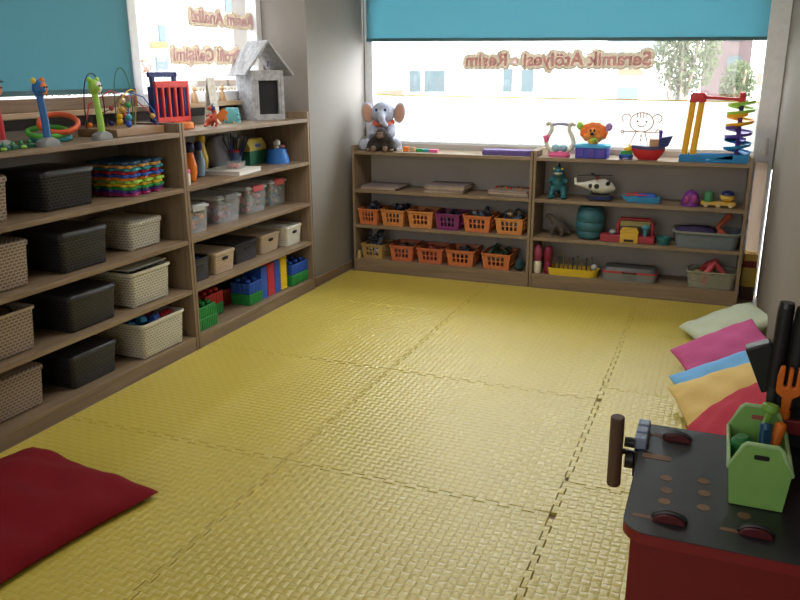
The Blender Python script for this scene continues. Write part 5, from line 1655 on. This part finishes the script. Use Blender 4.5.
# ------------------------------------------------------------------ lettering and drawing on the window glass
def lettering(label, text, loc, rz, size, width, fill_m, halo_m, tilt=0.0):
    t = thing('window_lettering', label, 'window lettering', loc, rz)
    t.rotation_euler = (0, tilt, rz)
    cu = bpy.data.curves.new('letters', 'FONT')
    cu.body = text
    cu.size = size
    cu.offset = size * .03
    cu.align_x = 'CENTER'
    cu.resolution_u = 4
    cu.extrude = .0004
    fo = bpy.data.objects.new('letters', cu)
    COL.objects.link(fo)
    bpy.context.view_layer.update()
    me = bpy.data.meshes.new_from_object(fo.evaluated_get(bpy.context.evaluated_depsgraph_get()))
    bpy.data.objects.remove(fo)
    xs = [v.co.x for v in me.vertices]
    k = width / (max(xs) - min(xs))
    for v in me.vertices:                      # read from the street, so mirrored from inside
        v.co = Vector((-v.co.x * k, v.co.z - .006, v.co.y))
    me.materials.append(fill_m)
    iv = sorted((min(me.vertices[i].co.x for i in p.vertices), max(me.vertices[i].co.x for i in p.vertices)) for p in me.polygons)
    runs = []
    for a, b in iv:
        if runs and a <= runs[-1][1]:
            runs[-1][1] = max(b, runs[-1][1])
        else:
            runs.append([a, b])
    gaps = sorted(sorted(((runs[i + 1][0] - runs[i][1], (runs[i + 1][0] + runs[i][1]) / 2) for i in range(len(runs) - 1)), reverse=True)[:len(text.split()) - 1], key=lambda g: g[1])
    cuts = [-9] + [g[1] for g in gaps] + [9]
    for a, b in zip(cuts, cuts[1:]):           # one part per written word
        w_ = MB()
        w_.bm.from_mesh(me)
        bmesh.ops.delete(w_.bm, geom=[v for v in w_.bm.verts if not a < v.co.x < b], context='VERTS')
        w_.build('word', fill_m, t, smooth=0)
    m = MB()
    rr = size * .22
    for a in range(8):
        bm2 = bmesh.new()
        bm2.from_mesh(me)
        for v in bm2.verts:
            v.co = Vector((v.co.x + rr * math.cos(a * PI / 4), .006 if v.co.y > -.006 else -.003, v.co.z + rr * math.sin(a * PI / 4)))
        tmp = bpy.data.meshes.new('tmp')
        bm2.to_mesh(tmp)
        bm2.free()
        m.bm.from_mesh(tmp)
        bpy.data.meshes.remove(tmp)
    m.build('letter_halo', halo_m, t, remesh=.0035)
    return t


HALB = sheer('halo_vinyl_dimmed', (.50, .42, .32), (.36, .325, .275), .8)  # halo vinyl toned down to offset the stronger light at this window
HAL = sheer('halo_vinyl', (.50, .42, .32), (.62, .56, .48), .8)
PKV = sheer('pink_vinyl', (.50, .30, .30), (.95, .72, .76), .85)
VIV = sheer('mauve_vinyl', (.45, .32, .36), (.92, .76, .86), .85)
lettering('pink mirrored lettering across the glass above the low bookcases', 'Seramik Atölyesi - Resim', (.32, 3.116, 1.432), 0, .115, 1.24, PKV, HALB, 0.004)
lettering('upper mirrored mauve lettering on the glass behind the toy house', 'Resim Analizi', (-1.418, 1.845, 1.672), PI / 2, .095, .63, VIV, HAL)
lettering('lower mirrored mauve lettering on the glass behind the toy house', 'Zihin Profil Gelişimi', (-1.418, 1.80, 1.462), PI / 2, .095, .92, VIV, HAL)
INK = sheer('red_marker', (.42, .18, .16), (.10, .05, .045), .6)
t = thing('marker_drawing', 'line drawing of a girl with pigtails on the frosted film behind the ship', 'drawing', (.913, 3.1152, 1.0))
def stroke(nm, pts, r=.003):
    m = MB(); m.tube([(x, 0, z) for x, z in pts], r, 6)
    for v in m.bm.verts:
        v.co.y *= .3
    m.build(nm, INK, t)
circ = lambda cx, cz, rx, rz, a0=0, a1=2 * PI, n=28: [(cx + rx * math.cos(a0 + (a1 - a0) * k / n), cz + rz * math.sin(a0 + (a1 - a0) * k / n)) for k in range(n + 1)]
stroke('head_outline', circ(0, .070, .074, .062))
stroke('pigtail', circ(-.098, .095, .028, .026, .3, 4.3)); stroke('pigtail', circ(.098, .095, .028, .026, -1.3, 2.9))
for x in (-.028, -.01, .01, .028):
    stroke('fringe', [(x, .130), (x * 1.1, .098)])
stroke('eye', circ(-.026, .076, .004, .004)); stroke('eye', circ(.03, .074, .004, .004)); stroke('mouth', circ(.002, .056, .024, .014, PI, 2 * PI))
stroke('arm', [(-.115, .008), (-.03, .01), (.0, .008)]); stroke('arm', [(.0, .008), (.06, .006), (.10, .008)]); stroke('hand', circ(.106, .014, .012, .01)); stroke('hand', circ(-.118, .008, .01, .008))
stroke('dress', [(-.03, .006), (-.055, -.05), (-.068, -.085), (-.03, -.084), (.0, -.086), (.05, -.085), (.04, -.04), (.025, .006)])
stroke('button', circ(.004, -.018, .004, .004)); stroke('button', circ(.002, -.045, .004, .004))

# ------------------------------------------------------------------ the street outside
GZ = -3.2
m = MB(); m.span((-70, -90, GZ - .2), (70, 90, GZ)); o = m.build('ground', plain('pale_street', (.2, .197, .19), .9)); o['kind'] = 'structure'
FAC = plain('white_render', (.80, .79, .76), .85, noise=.04, nscale=.5)
WIN = plain('pale_blue_window_glass', (.068, .09, .098), .3, .3)
SHU = plain('peach_shutter', (.14, .08, .045), .8)


def building(label, x0, x1, y0, y1, z1, mat, wins, axis, cat='building'):
    t = thing('building', label, cat, ((x0 + x1) / 2, (y0 + y1) / 2, GZ))
    hx, hy = (x1 - x0) / 2, (y1 - y0) / 2
    m = MB(); m.span((-hx, -hy, 0), (hx, hy, z1 - GZ)); m.build('walls', mat, t)
    m = MB(); m.span((-hx - .3, -hy - .3, z1 - GZ), (hx + .3, hy + .3, z1 - GZ + .3)); m.build('roof', FAC, t)
    cx, cy = (x0 + x1) / 2, (y0 + y1) / 2
    for a0, a1, b0, b1, mm in wins:
        m = MB()
        if axis == 'y':
            m.span((a0 - cx, -hy - .05, b0 - GZ), (a1 - cx, -hy + .1, b1 - GZ))
        else:
            m.span((hx - .1, a0 - cy, b0 - GZ), (hx + .05, a1 - cy, b1 - GZ))
        m.build('window', mm, t)
    return t
building('long white rendered building across the street behind the low bookcases', -15.5, -.35, 26, 36, 9.0, FAC,
         [(-9.72, -9.27, .72, 1.49, WIN), (-9.12, -8.32, .72, 1.49, WIN), (-6.1, -5.77, .73, 1.53, WIN), (-5.44, -5.0, .73, 1.5, WIN), (-2.5, -.6, 1.95, 2.5, plain('pale_balcony', (.08, .095, .105), .6)), (-2.1, -1.3, 1.28, 1.5, SHU), (-2.1, -1.4, .5, .9, WIN), (-9.7, -8.3, 3.6, 4.6, WIN), (-6, -4.9, 3.6, 4.6, WIN)], 'y')
building('pink and white block far behind the tree', 0.5, 2.05, 28, 44, 9.0, plain('pink_render', (.12, .085, .085), .85),
         [(1.3, 1.75, 1.2, 1.9, WIN), (1.3, 1.75, 2.4, 3.1, WIN)], 'y')
building('white block with a barred window beyond the tree', 2.06, 16, 24, 27.3, 9.0, FAC, [(2.35, 2.85, 1.9, 2.25, WIN), (2.2, 2.9, 1.0, 1.35, plain('ochre_shutter', (.12, .085, .06), .8))], 'y')
building('tall pale rendered building across the side street, stretched to block skylight', -30, -16, -75, 25.5, 28.0, plain('pale_cream_render', (.25, .245, .235), .85, noise=.04, nscale=.5),  # height and length extended out of view to shield the pillar from sky
         [(19.52, 19.83, 2.44, 2.95, WIN), (19.25, 19.84, 1.3, 1.98, WIN), (19.06, 19.93, 2.05, 2.42, plain('amber_balcony', (.14, .09, .035), .7)), (23.4, 24.3, 3.6, 6, WIN), (25.1, 25.7, 3.2, 6, WIN)], 'x')


def tree(label, x, y, r, zc, n, leaf, seed, group=None):
    t = thing('tree', label, 'tree', (x, y, GZ), 0, group)
    rnd = random.Random(seed)
    m = MB()
    H = zc - GZ
    m.tube([(0, 0, 0), (.04, .02, H * .4), (0, 0, H * .8)], [.12, .09, .05], 8)
    for k in range(7):
        a = k * .9
        m.tube([(0, 0, H * (.5 + .05 * k)), (math.cos(a) * r * .6, math.sin(a) * r * .6, H * (.7 + .06 * k))], [.05, .015], 6)
    m.build('trunk', plain('bark', (.22, .17, .13), .9), t)
    m = MB()
    for i in range(n):
        while True:
            p = Vector((rnd.uniform(-1, 1), rnd.uniform(-1, 1), rnd.uniform(-1, 1)))
            if .25 < p.length < 1:
                break
        p = Vector((p.x * r, p.y * r, p.z * r * 1.5 + H))
        s = rnd.uniform(.028, .06)
        R = Euler((rnd.random() * 6, rnd.random() * 6, rnd.random() * 6)).to_matrix()
        q = [p + R @ Vector(c) * s for c in ((-1, 0, 0), (0, -.45, .1), (1, 0, 0), (0, .45, .1))]
        m.bm.faces.new([m.bm.verts.new(c) for c in q])
    m.build('foliage', leaf, t, smooth=0)
    return t


LEAF = sheer('pale_leaf', (.085, .10, .06), (.11, .125, .075), .4)
tree('loose leafed green tree seen through the glass above the ship', .78, 11, .50, 1.75, 2700, LEAF, 3)
tree('thin green tree near the window post, past the larger tree', 1.55, 12, .28, 1.15, 800, LEAF, 5)
tree('reddish shrub tree below the mullion of the tall window', -9.2, 10.15, .42, 1.2, 1100, sheer('rust_leaf', (.16, .095, .07), (.19, .11, .08), .4), 6)
t = thing('street_lamp', 'grey lamp post behind the clear pane', 'street lamp', (-13, 20.9, GZ))
m = MB(); m.cyl((0, 0, 0), (0, 0, 8.5), .07, .05, 12); m.build('post', plain('post_grey', (.06, .065, .08), .5), t)
m = MB(); m.tube([(0, 0, 8.4), (.3, 0, 8.7), (.9, 0, 8.75)], .04, 8); m.build('arm', plain('post_grey', (.06, .065, .08), .5), t)
m = MB(); m.box((1.0, 0, 8.72), (.5, .2, .1)); m.build('lamp_head', plain('post_grey', (.06, .065, .08), .5), t)
m = MB(); m.span((-10.2, 2, GZ), (-10, 40, .80)); o = m.build('garden_wall', plain('garden_wall_render', (.11, .085, .06), .85)); o['kind'] = 'structure'
t = thing('picket_fence', 'pale picket fence with brown top blocks on the garden wall', 'fence', (-10.1, 12.5, .80))
m = MB(); m.span((-.03, -4, .05), (.03, 4, .09)); m.span((-.03, -4, .26), (.03, 4, .30)); m.build('rail', plain('fence_pale', (.12, .10, .07), .8), t)
pk_ = MB(); pk_.span((-.02, -.03, 0), (.02, .03, .30))
p0 = pk_.build('picket', plain('fence_pale', (.12, .10, .07), .8), t, (0, -3.9, 0))
for k in range(1, 60):
    c = p0.copy(); COL.objects.link(c); c.parent = t; c.location = (0, -3.9 + k * .132, 0)
bk_ = MB(); bk_.span((-.08, -.28, .31), (.08, .28, .46))
b0 = bk_.build('top_block', plain('fence_brown', (.04, .026, .016), .8), t, (0, -3.6, 0), bevel=.02)
for k in range(1, 12):
    c = b0.copy(); COL.objects.link(c); c.parent = t; c.location = (0, -3.6 + k * .66, 0)
